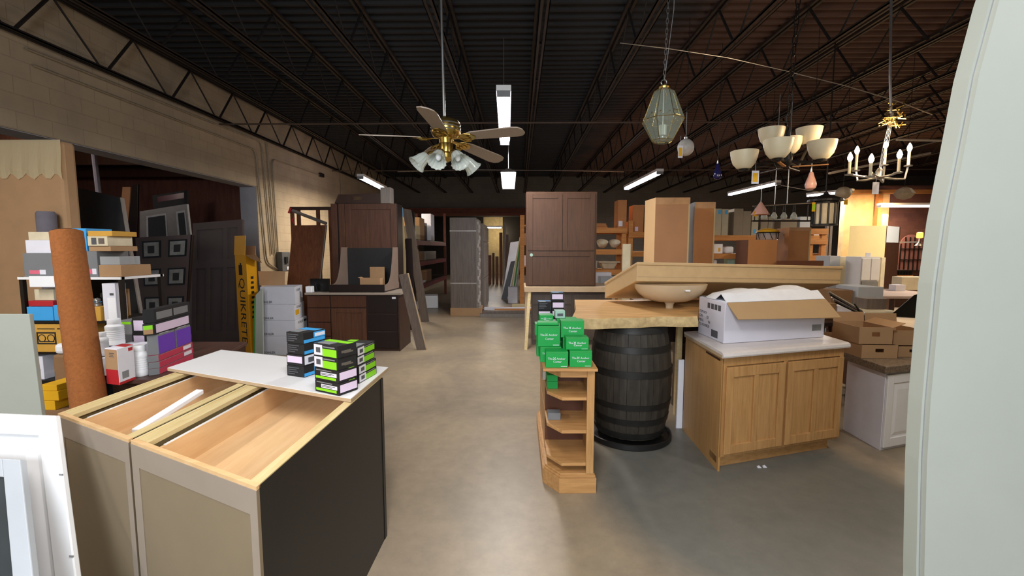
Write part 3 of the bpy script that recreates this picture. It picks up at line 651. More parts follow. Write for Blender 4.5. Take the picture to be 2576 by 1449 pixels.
# third level: long tan carton with a print, and lower things
_, z = sh('tan_carton', 'tan carton with a black framed picture print, left of the carpet roll', 'card_amber', 78, 186, 886, 816, 1, .3, -.0, patches=[])
o = _
w_ = D(186, 886, YS)[0] - D(78, 886, YS)[0]; h_ = z - ZSH[1]
g = G().rect_ring(w_ * .17, h_ * .28, w_ * .62, h_ * .72, .012, -.0015, 0)
for cx_ in (.29, .5): g.tube([(w_ * cx_ + .03 * math.cos(a_ * .5236), -.001, h_ * .5 + .03 * math.sin(a_ * .5236)) for a_ in range(13)], .003, 5)
g.box(w_ * .22, -.0015, h_ * .36, w_ * .57, 0, h_ * .4).box(w_ * .66, -.0015, h_ * .82, w_ * .95, 0, h_ * .86).box(w_ * .2, -.0015, h_ * .82, w_ * .6, 0, h_ * .85); g.build('black_print', 'ink', o)
X0, X1 = D(130, 900, YS - .14)[0], D(180, 900, YS - .14)[0]; zs_ = D(150, 893, YS - .14)[1]
bx('paper_sack', 'tall brown paper sack standing on the floor beside the carpet roll', 'bag', 'card_dark', (X0, YS - .14, 0), X1 - X0, .12, zs_, 0, .02)
bx('crumpled_paper', 'crumpled white paper stuffed in the mouth of the brown paper sack', 'paper', 'foam', (X0 + .01, YS - .13, zs_ + .001), X1 - X0 - .02, .1, D(150, 866, YS - .13)[1] - zs_, 0, .025)
sh('white_printed_pack', 'white pack with black print at the bottom left beside the paper sack', 'white_card', 84, 110, 935, 896, 0, .2, .03, 'pack', patches=[('print', 'ink', 'f', (.2, .2, .7, .45))], stackz=ZSH[0])
for k, (yb, yt, lab) in enumerate([(1032, 1008, 'lowest yellow carton at the left below the shelf'), (1008, 984, 'yellow carton between two others at the lower left'), (984, 968, 'upper yellow carton below the brown paper sack')]):
    Y = 3.2; X0, zb = D(96, yb, Y); zt = D(96, yt, Y)[1]
    if k == 0:
        bx('base_carton', 'dark brown carton under the yellow cartons', 'box', 'card_dark', (X0, Y, 0), .30, .3, zb - .001)
    bx('yellow_carton', lab, 'box', 'yellow', (X0 + .006 * k, Y + .002, zb), .13 + .02 * (k == 1), .25, zt - zb - .002, 0, .003, 'yellow cartons at the lower left')
# ---------------------------------------------------------------- tall carton, black slab and the doors in the opening
Y = 4.25; X1, zt = D(190, 352, Y); X1 = D(190, 352, Y + .15)[0]; X0 = D(-60, 352, Y)[0]
GL('wrap_tan', 'd9cba6', .5, .15)
t = thing('tall_carton', 'very tall brown carton with shiny stretch wrap round its top, at the left edge', 'box', (X0, Y, 0))
G().box(0, 0, 0, X1 - X0, .15, zt).build('carton', 'card', t, bev=.035)
g = G(); n = 22; zs = [zt - .34 + .03 * math.sin(i * 1.7) for i in range(n)]
for i in range(n - 1):
    x0, x1 = (X1 - X0 + .006) * i / (n - 1) - .003, (X1 - X0 + .006) * (i + 1) / (n - 1) - .003; b = .004 + .012 * abs(math.sin(i * 2.3)); b2 = .004 + .012 * abs(math.sin((i + 1) * 2.3))
    g.add([(x0, -b, zs[i]), (x1, -b2, zs[i + 1]), (x1, -b2 - .006, zt - .27), (x0, -b - .006, zt - .27), (x1, -b2 * .4, zt - .12), (x0, -b * .4, zt - .12), (x1, -.004, zt + .003), (x0, -.004, zt + .003)], [(0, 1, 2, 3), (3, 2, 4, 5), (5, 4, 6, 7)])
g.build('stretch_wrap', 'wrap_tan', t)
Y = 4.155; X0, zb = D(92, 578, Y); X1, zt = D(142, 532, Y)
o = tag(G().lathe([(.07, 0), (.072, .01), (.072, zt - .74), (.06, zt - .72)], 20).build('drum', 'fabric_grey', loc=((X0 + X1) / 2, Y, .72), smooth=True), 'dark grey upright tube showing above the shelf before the tall carton', 'tube')
bx('crate', 'plain crate under the dark grey tube behind the shelf', 'crate', 'walnut_dark', ((X0 + X1) / 2 - .14, Y - .074, 0), .28, .15, .718)
def leaning(name, label, cat, mat, bl, br, tr, tl, th, parts=None):
    """thick slab through four points given bottom left, bottom right, top right, top left"""
    p = [Vector(q) for q in (bl, br, tr, tl)]; nrm = (p[3] - p[0]).cross(p[1] - p[0]).normalized() * th
    o = p[0]; t = G().ring([tuple(q - o) for q in p], [tuple(q - o + nrm) for q in p])
    return t, o
def slab(name, label, cat, mat, px, Yb, Yt, z0=None, th=.03, edge=None, edge_px=None):
    """board seen face on: pixel corners bl, br, tr, tl; depth Yb at the foot and Yt at the top"""
    def at(i, Y): return Vector(P3(px[i][0], px[i][1], Y))
    bl, br, tr, tl = at(0, Yb), at(1, Yb), at(2, Yt), at(3, Yt)
    if z0 is not None:                      # carry the long edges down to the level z0
        kl = (tl.z - z0) / (tl.z - bl.z); bl = tl + (bl - tl) * kl
        kr = (tr.z - z0) / (tr.z - br.z); br = tr + (br - tr) * kr
    t = thing(name, label, cat, tuple(bl)); o = bl
    nrm = (br - bl).cross(tl - bl).normalized(); nrm = -nrm if nrm.y < 0 else nrm
    q = [p - o for p in (bl, br, tr, tl)]
    G().ring([tuple(p) for p in q], [tuple(p + nrm * th) for p in q]).build('face', mat, t, bev=.003)
    if edge:
        ux = (q[1] - q[0]).normalized()
        G().ring([tuple(p) for p in (q[1] - nrm * .002 - ux * .004, q[1] - nrm * .002 + ux * .012, q[2] - nrm * .002 + ux * .012, q[2] - nrm * .002 - ux * .004)], [tuple(p + nrm * th) for p in (q[1] - ux * .004, q[1] + ux * .012, q[2] + ux * .012, q[2] - ux * .004)]).build('edge', edge, t)
    fr = lambda a, b, c=0: q[0] * (1 - a) * (1 - b) + q[1] * a * (1 - b) + q[2] * a * b + q[3] * (1 - a) * b - nrm * c
    return t, fr
def ppatch(t, fr, name, mat, a0, b0, a1, b1, th=.004, c=0.):
    A_ = [fr(a0, b0, c), fr(a1, b0, c), fr(a1, b1, c), fr(a0, b1, c)]; B_ = [fr(a0, b0, c + th), fr(a1, b0, c + th), fr(a1, b1, c + th), fr(a0, b1, c + th)]
    return G().ring([tuple(p) for p in B_], [tuple(p) for p in A_]).build(name, mat, t)
slab('black_slab_door', 'black slab door with a pale raw edge, leaning behind the crowded shelf', 'door', 'black_matte', [(215, 800), (353, 800), (303, 497), (188, 470)], 4.75, 4.95, 0., .035, 'grey_wood')
t, fr = slab('glazed_door', 'dark door with six small glass panes, behind the bottles and purple cartons', 'door', 'espresso', [(352, 790), (470, 790), (484, 590), (341, 598)], 6.35, 6.55, 0., .045)
M('door_brown', '665857', .4, amt=.05, sc=3); M('pane_reflection', 'b5b4ad', .12, .3, amt=.2, sc=9); M('pane_dark', '33302d', .1)  # pale panes: the white reflection is painted into the glass colour
ppatch(t, fr, 'door_face', 'door_brown', 0, 0, .97, 1, .004)
for r in range(3):
    for c in range(2):
        a0, b0 = .12 + .47 * c, .83 - .205 * r - .02 * r
        f = ppatch(t, fr, 'pane_frame', 'black_gloss', a0, b0, a0 + .33, b0 + .135, .008, .004)
        ppatch(t, fr, 'glass_pane', 'pane_reflection', a0 + .03, b0 + .012, a0 + .30, b0 + .123, .002, .011); ppatch(t, fr, 'pane_bevel', 'pane_dark', a0 + .10, b0 + .035, a0 + .22, b0 + .095, .002, .013)
M('door_black', '564a48', .4, amt=.08, sc=3)
t, fr = slab('craftsman_door', 'black brown craftsman door with three tall lower panels, beside the yellow sack carton', 'door', 'door_black', [(483, 864), (607, 868), (611, 552), (486, 562)], 7.62, 7.72, 0., .045)
for a0, a1, b0, b1 in [(.0, .08, 0, 1), (.9, 1, 0, 1), (.08, .9, .94, 1), (.08, .9, .62, .69), (.08, .9, 0, .1), (.28, .36, .1, .62), (.62, .70, .1, .62), (.62, .70, .69, .94)]:
    ppatch(t, fr, 'rail', 'door_black', a0, b0, a1, b1, .014)
t, fr = slab('lite_door', 'grey door with two window lites at its top, behind the glazed dark door', 'door', 'grey_paint', [(352, 590), (478, 586), (470, 513), (352, 532)], 8.4, 8.4, 0., .05)
M('lite_grey', '6d6a69', .4); M('lite_glass', '24201f', .15)
ppatch(t, fr, 'face_frame', 'lite_grey', 0, 0, 1, 1, .004)
for a0, a1 in ((.14, .56), (.76, .96)): ppatch(t, fr, 'lite_border', 'grey_paint', a0, .70, a1, .955, .004, .004); ppatch(t, fr, 'lite', 'lite_glass', a0 + .04, .715, a1 - .03, .94, .003, .008)
t, fr = slab('dark_door', 'dark door with a deep red pane, farthest back in the opening', 'door', 'black_matte', [(385, 520), (470, 515), (470, 478), (383, 492)], 9.2, 9.2, 0., .05)
M('deep_red', '4a1220', .3); ppatch(t, fr, 'red_pane', 'deep_red', .15, .945, .92, .985, .004)
slab('dark_plank', 'narrow dark plank leaning upright in the back room left of the grey door', 'plank', 'espresso', [(320, 575), (345, 575), (347, 463), (333, 468)], 9.4, 9.4, 0., .04)
slab('pale_plank', 'dusty pink brown plank beside the narrow dark one in the back room', 'plank', 'card_pink', [(300, 560), (322, 560), (328, 470), (308, 470)], 9.7, 9.7, 0., .03)
tag(G().tube([(0, 0, 0), (-.12, 0, 3.4)], .04, 8).build('support_post', 'fabric_grey', loc=(D(262, 500, 8.0)[0], 8.0, 0)), 'thin pinkish post standing in the dark back room', 'post')

slab('upright_board', 'tall white board on edge at the left edge beside the tan carton', 'board', 'jamb_white', [(0, 1042), (105, 1042), (73, 790), (-40, 790)], 2.62, 2.68, 0., .025)
# ================================================================ middle left: tube carton, white cartons, desk, brown cabinets
p0, p1, p2 = P(604, 886, 0), P(633, 893, 0), P(658, 882, 0)
p0 = (p0[0], p0[1]); uu, w = unit(p0, p1); vv, d = unit(p1, p2); fr = skew(uu, vv)
w, d = w * .95, d
h = D(628, 642, p1[1])[1]
t = thing('concrete_mix_carton', 'tall yellow carton with black vertical lettering and open flaps', 'box', (p0[0], p0[1], 0))
M('quik_yellow', 'e3a313', .55, amt=.04); M('quik_dark', 'c98d1c', .6, amt=.05)
G(fr).box(0, 0, 0, w, d, h).build('carton', 'quik_yellow', t, bev=.004)
G(fr).box(0, -.002, .0, w, 0, h).build('front_panel', 'quik_dark', t)
g = G(); g.text('QUIKRETE', .235, (0, 0, 0), (1, 0, 0), (0, 1, 0), 'CENTER'); 
gg = G(); L = [( x, y, z) for x, y, z in g.v]
mx = max(p[0] for p in L) - min(p[0] for p in L)
k = h * .66 / mx; ky = w * .5 / .17
gg.v = [fr((w * .5 + y * ky, -.0025 - z, h * .44 - x * k)) for x, y, z in L]; gg.f = g.f
gg.build('lettering', 'ink', t)
G(fr).box(w * .3, -.0028, h * .80, w * .62, -.0018, h * .9).box(w * .42, -.0028, h * .9, w * .55, -.0018, h * .92).build('printed_block', 'ink', t)
G(fr).box(w * .3, -.0028, h * .07, w * .65, -.0018, h * .14).build('pale_label', 'card', t)
g = G(fr)
for k in range(9): g.box(w, d * (.35 if k % 3 else .3), h * (.36 + .05 * k), w + .0015, d * .62, h * (.385 + .05 * k))
g.build('side_print', 'ink', t)
def flap(t, mat, q, th=.006, name='flap'):
    q = [Vector(p) for p in q]; n = (q[1] - q[0]).cross(q[2] - q[0]).normalized() * th
    return G().ring([tuple(p) for p in q], [tuple(p + n) for p in q]).build(name, mat, t)
flap(t, 'quik_dark', [fr((-.01, 0, h)), fr((w * .95, 0, h)), fr((w * .9, .06, h + .30)), fr((-.03, .06, h + .30))])
flap(t, 'card_dark', [fr((w, 0, h)), fr((w, d, h)), fr((w + .16, d, h - .12)), fr((w + .16, 0, h - .05))])
flap(t, 'card', [fr((0, d, h)), fr((w, d, h)), fr((w * .9, d + .03, h + .14)), fr((0, d + .03, h + .14))])
# white cartons
Y = 6.72
xs = [(660, 744, 775), (659, 742, 777), (660, 741, 772), (658, 744, 770)]
zs = [D(700, yy, Y)[1] for yy in (888, 846, 806, 766, 722)]; zs[0] = 0
zs = [0] + zs[1:]
M('kohler_white', 'c9cad4', .7, amt=.03, sc=9); M('kohler_end', 'd7d8e0', .7, amt=.03, sc=9)
labs = ['lowest white fixture carton of the stack beside the yellow carton', 'second white fixture carton up, black bar on its end', 'third white fixture carton up, yellow sticker on its end', 'topmost white fixture carton of the stack']
for i in range(4):
    X0, X1 = D(xs[i][0], 800, Y)[0], D(xs[i][1], 800, Y)[0]; X2 = D(xs[i][2], 800, Y + .55)[0]
    w_, h_ = X1 - X0, zs[i + 1] - zs[i] - .002
    vv2 = unit((X1, Y), (X2 + .0, Y + .45))[0]
    fr = skew((1, 0), vv2); d_ = .48
    t = thing('fixture_carton', labs[i], 'box', (X0, Y, zs[i] + .001), group='stacked white fixture cartons')
    G(fr).box(0, 0, 0, w_, d_, h_).build('carton', 'kohler_white', t, bev=.004)
    G(fr).box(w_, .0, .0, w_ + .0015, d_, h_).build('end_panel', 'kohler_end', t)
    G().text('KOHLER', .05, (w_ * .16, -.002, h_ * .13), (1, 0, 0), (0, 0, 1)).build('lettering', 'ink', t)
    gg = G(); g = G().text('KOHLER', .055, (0, 0, 0), (1, 0, 0), (0, 1, 0)); gg.v = [fr((w_ + .002 + z, d_ * .45 + x, h_ * .78 + y)) for x, y, z in g.v]; gg.f = g.f
    gg.build('end_lettering', 'ink', t)
    if i == 1: G(fr).box(w_ + .001, d_ * .72, h_ * .72, w_ + .003, d_ * .96, h_ * .86).build('black_bar', 'ink', t)
    if i == 2: G(fr).box(w_ + .001, d_ * .1, h_ * .3, w_ + .003, d_ * .45, h_ * .62).build('yellow_sticker', 'yellow', t)
X0, X1 = D(653, 722, 7.0)[0], D(716, 722, 7.0)[0]; zt = D(690, 682, 7.1)[1]
tag(G().ring([(0, 0, 0), (X1 - X0, 0, 0), (X1 - X0 - .0, .03, zt - zs[4]), (-.03, .03, zt - zs[4])], [(0, .008, 0), (X1 - X0, .008, 0), (X1 - X0, .038, zt - zs[4]), (-.03, .038, zt - zs[4])]).build('cardboard_flap', 'card', loc=(X0, 7.0, zs[4] + .002)), 'brown cardboard sheet upright on the white fixture cartons', 'cardboard')
# pale panel with green edge
t, fr = slab('moulded_panel', 'pale moulded panel with a green edge, between yellow carton and white cartons', 'panel', 'jamb_white', [(641, 886), (662, 888), (660, 724), (643, 742)], 6.6, 6.6, 0., .03)
ppatch(t, fr, 'green_edge', 'green_edge', -.16, 0, .04, .96, .006)
# ---------------------------------------------------------------- dark desk
YD = 7.02; zt = D(900, 742, YD)[1]
Xa, Xb, Xc, Xe = D(772, 800, YD)[0], D(832, 800, YD)[0], D(923, 800, YD)[0], D(1003, 800, YD)[0]
t = thing('dark_desk', 'dark brown base cabinet run with drawers and one lighter door, grey top', 'cabinet', (Xa, YD, 0))
W1, W2, W3 = Xb - Xa, Xc - Xa, Xe - Xa
G().box(0, .02, .0, W3, .70, zt).build('body', 'walnut_dark', t, bev=.003)
W('cherry_front', '53301f', '432516', (14, 14, 1.1), .4, .03)
for k, (z0, z1) in enumerate([(zt * .78, zt * .985), (zt * .52, zt * .76), (zt * .27, zt * .5), (.06, zt * .25)]):
    G().box(.02, 0, z0, W1 - .01, .02, z1).build('drawer', 'cherry_front', t, bev=.006)
G().box(W1 + .01, 0, zt * .78, W2 - .01, .02, zt * .985).build('drawer', 'cherry_front', t, bev=.006)
f = G().rect_ring(W1 + .01, .06, W2 - .01, zt * .76, .07, 0, .02).build('door', 'walnut', t, bev=.004)
G().box(W1 + .08, .01, .13, W2 - .08, .02, zt * .76 - .07).build('door_panel', 'walnut', f)
for k in range(3): G().box(W2 + .01, 0, zt * (.05 + .315 * k), W3 - .02, .02, zt * (.05 + .315 * k + .30)).build('drawer', 'espresso', t, bev=.005)
G().box(W3, .0, 0, W3 + .012, .70, zt).build('side_panel', 'walnut_dark', t)
G().box(W3 - .1, -.003, zt * .93, W3 - .04, 0, zt * .965).build('price_tag', 'white_card', t)
t = bx('desk_top', 'pale grey worktop lying on the dark base cabinets', 'worktop', 'taupe_rail', (D(768, 745, YD)[0], YD - .03, zt + .001), Xe - D(768, 745, YD)[0] + .05, .76, .035, 0, .006)
ZW = zt + .037
# shaped hood with two curved side brackets and black back, on the worktop
Yh = 7.06
Xl, Xr = D(828, 735, Yh)[0], D(967, 735, Yh)[0]; Wd = Xr - Xl
zf = D(900, 716, Yh)[1] - ZW; zh = D(990, 622, Yh + .55)[1] - ZW; DH = .66
vx = (D(1004, 720, Yh + DH)[0] - Xr) / DH; hf = skew((1, 0), (vx, 1))
t = thing('range_hood', 'upturned brown range hood with curved side brackets and a black back panel', 'range hood', (Xl, Yh, ZW))
M('bracket_taupe', '7d6b5f', .5, amt=.05)
G(hf).box(0, 0, 0, Wd, DH, .02).box(0, 0, .02, Wd, .02, zf).build('tray', 'espresso', t, bev=.003)
G(hf).box(Wd - .016, .02, .02, Wd, DH, zf * .95).box(0, .02, .02, .016, DH, zf * .95).build('tray_side', 'bracket_taupe', t)
prof = [(.02, zf * .95)] + [(.02 + (DH - .24) * (s ** .6), zf * .95 + (zh - zf * .95) * (s ** 2.4)) for s in [q / 10 for q in range(1, 11)]] + [(DH - .02, zh), (DH - .02, zf * .95)]
for x in (0, Wd - .018): G(hf).prismx(prof, x, x + .018).build('side_bracket', 'bracket_taupe', t)
G(hf).box(.018, DH - .04, .02, Wd - .018, DH - .02, zh * .98).build('back_panel', 'black_paint', t)
# open cardboard carton inside
X0, X1 = D(908, 718, Yh + .1)[0], D(958, 718, Yh + .1)[0]
def open_carton(name, label, loc, w, d, h, mat='card', flaps=(.6, .5, 0, 0), rz=0, grp=None, holes=False, th=.006):
    t = thing(name, label, 'box', loc, rz, grp)
    G().box(0, 0, 0, w, d, th).build('bottom', mat, t)
    for nm, b in (('front_wall', (0, 0, th, w, th, h)), ('back_wall', (0, d - th, th, w, d, h)), ('side_wall', (0, th, th, th, d - th, h)), ('side_wall', (w - th, th, th, w, d - th, h))):
        if holes and nm == 'front_wall':
            cx0, cx1, z0, z1 = w * .38, w * .62, h * .45, h * .72
            g = G().box(0, 0, th, cx0, th, h).box(cx1, 0, th, w, th, h).box(cx0, 0, th, cx1, th, z0).box(cx0, 0, z1, cx1, th, h)
            g.build(nm, mat, t)
        else: G().box(*b).build(nm, mat, t)
    f, b, l, r = flaps
    if f: flap(t, mat, [(0, 0, h), (w, 0, h), (w, -f * d * .6, h + f * d * .5), (0, -f * d * .6, h + f * d * .5)], .004)
    if b: flap(t, mat, [(0, d, h), (w, d, h), (w, d + b * .05, h + b * d), (0, d + b * .05, h + b * d)], .004)
    if l: flap(t, mat, [(0, 0, h), (0, d, h), (-l * w, d, h + l * w * .4), (-l * w, 0, h + l * w * .4)], .004)
    if r: flap(t, mat, [(w, 0, h), (w, d, h), (w + r * w, d, h + r * w * .4), (w + r * w, 0, h + r * w * .4)], .004)
    return t
hb = D(935, 700, Yh + .1)[1] - ZW - .02
open_carton('open_carton', 'small open cardboard carton sitting inside the upturned hood', (X0, Yh + .06, ZW + .021), X1 - X0, .16, hb, flaps=(0, 0, .1, 0))
X0, zb = D(936, 700, Yh + .4); X1 = D(972, 700, Yh + .4)[0]; zt_ = D(950, 671, Yh + .4)[1]
bx('cardboard_sheet', 'tan cardboard sheet standing at the back of the upturned hood', 'cardboard', 'card', (X0, Yh + .30, ZW + .022), X1 - X0, .012, zt_ - ZW - .022, 0, 0)
# tall brown cabinet standing behind the hood
Yc = 7.78; Xl, Xr = D(836, 640, Yc)[0], D(1001, 640, Yc)[0]; z0 = ZW; zt_ = D(930, 512, Yc)[1]
Wd, Hh = Xr - Xl, zt_ - z0
t = thing('tall_brown_cabinet', 'tall dark brown cabinet behind the upturned hood', 'cabinet', (Xl, Yc, 0))
G().box(0, .02, 0, Wd, .36, z0 + Hh).build('body', 'espresso', t, bev=.003)
f = G().rect_ring(Wd * .21, z0, Wd * .99, z0 + Hh, .10, -.0, .02).build('door', 'walnut', t, bev=.004)
G().box(Wd * .21 + .1, .012, z0 + .1, Wd * .99 - .1, .02, z0 + Hh - .1).build('door_panel', 'walnut', f)
G().box(0, 0, z0, Wd * .09, .02, z0 + Hh).box(Wd * .115, 0, z0, Wd * .205, .02, z0 + Hh).build('face_stile', 'walnut', t, bev=.003)
# tray with hand hole lying on top of it
zt2 = z0 + Hh
Xl2, Xr2 = D(842, 512, Yc)[0], D(957, 508, Yc)[0]; hh = D(900, 489, Yc)[1] - zt2
t = thing('wooden_tray', 'dark wooden serving tray with a hand hole, on top of the tall brown cabinet', 'tray', (Xl2, Yc, zt2 + .001))
Wd2 = Xr2 - Xl2; hw0, hw1 = Wd2 * .41, Wd2 * .60
G().box(0, 0, 0, Wd2, .32, .012).build('bottom', 'espresso', t)
G().prismy([(0, .012), (hw0, .012), (hw0, hh * 1.0), (Wd2 * .09, hh)], 0, .014).box(hw1, 0, .012, Wd2, .014, hh * 1.1).box(hw0, 0, .012, hw1, .014, hh * .40).box(hw0, 0, hh * .78, hw1, .014, hh * 1.05).build('front_wall', 'walnut_dark', t)
G().box(0, .306, .012, Wd2, .32, hh * .6).build('back_wall', 'walnut_dark', t)
X0, X1 = D(957, 510, Yc)[0], D(983, 510, Yc)[0]
t = bx('upright_box', 'small pale grey upright box on the tall brown cabinet, beside the tray', 'box', 'grey_wood', (X0, Yc, zt2 + .001), X1 - X0, .2, D(970, 471, Yc)[1] - zt2, .0, .008)
# reddish brown panel, rack frame behind it
slab('wood_sheet', 'reddish brown wood panel leaning left of the tall cabinet, pale edges', 'panel', 'cherry', [(722, 718), (803, 718), (820, 566), (736, 567)], 7.85, 8.05, 0., .03, 'grey_wood')
t = thing('drying_rack', 'open wooden frame with a red clamp behind the reddish brown panel', 'frame', (D(737, 700, 8.3)[0], 8.3, 0))
X1 = D(836, 560, 8.3)[0] - D(737, 700, 8.3)[0]; zt_ = D(780, 523, 8.3)[1]; zm = D(780, 556, 8.3)[1]
for x in (0, .12, X1 - .3, X1 - .07): G().box(x, 0, 0, x + .055, .05, zt_).build('upright', 'cherry', t)
G().box(0, -.004, zt_ - .04, X1, .05, zt_ + .02).build('top_rail', 'walnut_dark', t); G().tube([(.05, -.02, zt_ - .05), (X1 - .1, -.02, zm - .05)], .03, 4).build('brace', 'grey_wood', t)
G().tube([(.08, -.03, zm - .05), (.06, -.05, zm + .02), (.09, -.03, zm + .06)], .015, 6).build('clamp', 'red', t)
G().tube([(.03, -.03, zt_), (.0, -.05, zt_ - .1)], .02, 6).build('clamp', 'red', t)
t = thing('black_screen', 'black screen lying low on the worktop beside the upturned hood', 'screen', (D(774, 735, 7.12)[0], 7.12, ZW))
w_ = D(826, 735, 7.12)[0] - D(774, 735, 7.12)[0]; h_ = D(800, 702, 7.12)[1] - ZW
G().box(0, .1, 0, w_ * .95, .13, h_).build('screen', 'black_gloss', t, bev=.004); G().tube([(w_ * .3, .06, h_ * .7), (w_ * .45, .0, h_ * .2), (w_ * .5, -.04, .004)], .004, 5).build('cable', 'black_paint', t); G().box(w_ * .3, .04, 0, w_ * .7, .2, .01).build('stand', 'black_matte', t)
X0, X1 = D(770, 740, 7.02)[0], D(800, 740, 7.02)[0]
bx('white_bracket', 'white plastic bracket at the left end of the grey worktop', 'bracket', 'white_plastic', (X0, 7.0, ZW + .001), .1, .1, .10, 0, .01)
# boards leaning at the end of the desk
slab('narrow_board', 'narrow greyish brown board leaning against the end of the dark cabinets', 'board', 'taupe_wood', [(1048, 880), (1069, 866), (1026, 688), (1003, 692)], 7.1, 6.88, 0., .022, 'edge_tan')
slab('tall_board', 'tall grey brown board leaning behind the narrow one', 'board', 'taupe_wood', [(1060, 812), (1078, 798), (1034, 528), (1012, 524)], 9.9, 9.7, 0., .025)
slab('pale_board', 'pale board with a blue label leaning behind the tall brown cabinet', 'board', 'beige_cab', [(1006, 624), (1019, 624), (1013, 522), (1001, 522)], 9.3, 9.2, 0., .02)
t = [o for o in COL.objects if o.name.startswith('pale_board')][0]
X0, zb = D(1003, 545, 9.18); G().box(0, 0, 0, .09, .006, .17).build('blue_label', 'sky_blue', t, loc=(X0 - t.location.x, 9.165 - t.location.y, zb - t.location.z))
slab('dark_board', 'dark narrow board upright behind the narrow leaning board', 'board', 'espresso', [(1022, 700), (1040, 700), (1036, 600), (1020, 600)], 8.9, 8.9, 0., .02)
# ---------------------------------------------------------------- red pallet rack along the passage
XR = -2.62; t = thing('pallet_rack', 'red beamed pallet rack along the left of the passage', 'rack', (XR, 11.2, 0))
ZR = [.67, 1.30, 1.86]
for y in (0, 4.8):
    for x in (0, -1.0): G().box(x - .08, y, 0, x, y + .08, 2.9 if y else 2.55).build('upright', 'dark_metal' if y == 0 else 'rust', t)
for z in ZR:
    for x in (0, -1.0): G().box(x - .05, .08, z - .12, x, 4.8, z).build('beam', 'rack_red', t)
    G().box(-.95, .05, z, -.05, 4.82, z + .02).build('deck_board', 'walnut_dark', t)
def rk(name, label, mat, y, w, d, h, lev, x=-.04, cat='box'):
    z = ZR[lev] + .021 if lev >= 0 else 0
    return bx(name, label, cat, mat, (XR + x - w, 11.2 + y, z), w, d, h, 0, .01, 'goods on the red pallet rack')
rk('beige_pack', 'rounded beige pack on the top level of the red rack', 'beige_cab', .24, .62, .5, .36, 2, -.02, 'pack')
o = rk('tan_carton', 'tan carton behind the rounded beige pack, top of the rack', 'card', .8, .75, .6, .60, 2)
rk('white_slat_pack', 'pale slatted pack upright at the far end of the rack top', 'white_card', 1.9, .28, .5, .78, 2, .05, 'pack')
rk('dark_carton', 'dark carton between tan carton and slatted pack on the rack', 'walnut_dark', 1.45, .45, .4, .5, 2, -.06)
rk('tan_carton', 'tan carton with a cut corner on the middle rack level', 'card', .15, .5, .5, .3, 1); rk('tan_carton', 'low tan carton next to the cut one, middle rack level', 'card_dark', .7, .6, .6, .22, 1)
rk('long_pack', 'long grey plastic pack at the far middle of the rack', 'grey_wood', 1.5, .5, 1.6, .25, 1, cat='pack')
open_carton('open_carton', 'open cardboard carton with raised flap on the lowest red beam', (XR - .66, 11.5, ZR[0] + .021), .6, .6, .25, 'card', (0, .5, 0, .5))
rk('dusty_carton', 'dusty carton at the far end of the lowest rack beam', 'card_dark', 1.6, .7, .7, .34, 0); rk('folded_sheet', 'pale folded sheet lying near the open carton on the lowest beam', 'white_card', .98, .5, .45, .06, 0, cat='sheet'); rk('grey_pack', 'grey pack before the long plastic pack on the middle rack level', 'grey_card', 1.05, .2, .35, .17, 1, -.66, 'pack'); rk('white_tag_pack', 'small white pack hanging over the top rack beam edge', 'white_card', .12, .16, .06, .2, 2, .0, 'pack')
for k, (x, y, w, d, h, m, lab) in enumerate([(-.6, .3, .5, .5, .22, 'white_card', 'white flat pack lowest on the floor under the red rack'), (-.55, .32, .42, .4, .16, 'grey_wood', 'grey pack lying on the white flat pack under the rack'), (-.1, .9, .5, .5, .35, 'white_plastic', 'white crumpled bag under the red rack beside the tall taupe cabinet'), (-.35, -.35, .22, .22, .25, 'card_dark', 'small brown carton at the foot of the tall leaning board')]):
    bx(['flat_pack', 'flat_pack', 'plastic_bag', 'small_carton'][k], lab, ['pack', 'pack', 'bag', 'box'][k], m, (XR + x, 11.2 + y, .0 if k != 1 else .221), w, d, h, .1 * k, .02)
# ---------------------------------------------------------------- tall wrapped cabinet and grey wardrobe
p0 = P(1133, 795, 0); p1 = P(1209, 796, 0); Yw = p0[1]; w_ = p1[0] - p0[0]; h_ = D(1165, 547, Yw)[1]
t = thing('wrapped_pantry', 'tall taupe pantry cabinet in plastic wrap with a cardboard foot, in the passage', 'cabinet', (p0[0], Yw, 0))
G().box(.01, .01, .0, w_ - .1, .6, h_).build('body', 'taupe_wood', t, bev=.004)
G().box(-.0, -.0, .0, w_ + .0, .62, .20).build('cardboard_foot', 'card', t, bev=.004)
G().box(w_ - .1, .0, .2, w_ - .04, .6, h_ - .05).build('door_edge', 'grey_wood', t)
g = G(); n = 24
for i in range(n):
    z = .2 + (h_ - .25) * i / n; g.ball((w_ - .04 + .02 * math.sin(i * 2.1), .02 + .03 * math.cos(i * 1.3), z), .03, .03, .07, 8, 6)
g.build('plastic_wrap', 'wrap', t, smooth=True)
for z in (h_ * .86, h_ * .33): G().box(.005, .004, z, w_ - .1, .012, z + .03).build('tape_band', 'wrap', t)
Yg = 11.5; Xg = D(1228, 700, 13.0)[0]
t = thing('grey_wardrobe', 'tall grey shaker wardrobe facing the passage, behind the wrapped pantry', 'wardrobe', (Xg, Yg, 0)); hg = D(1207, 562, Yg)[1]
Lw = 1.7
G().box(-.55, 0, 0, -.025, Lw, hg).build('body', 'grey_wood', t, bev=.004)
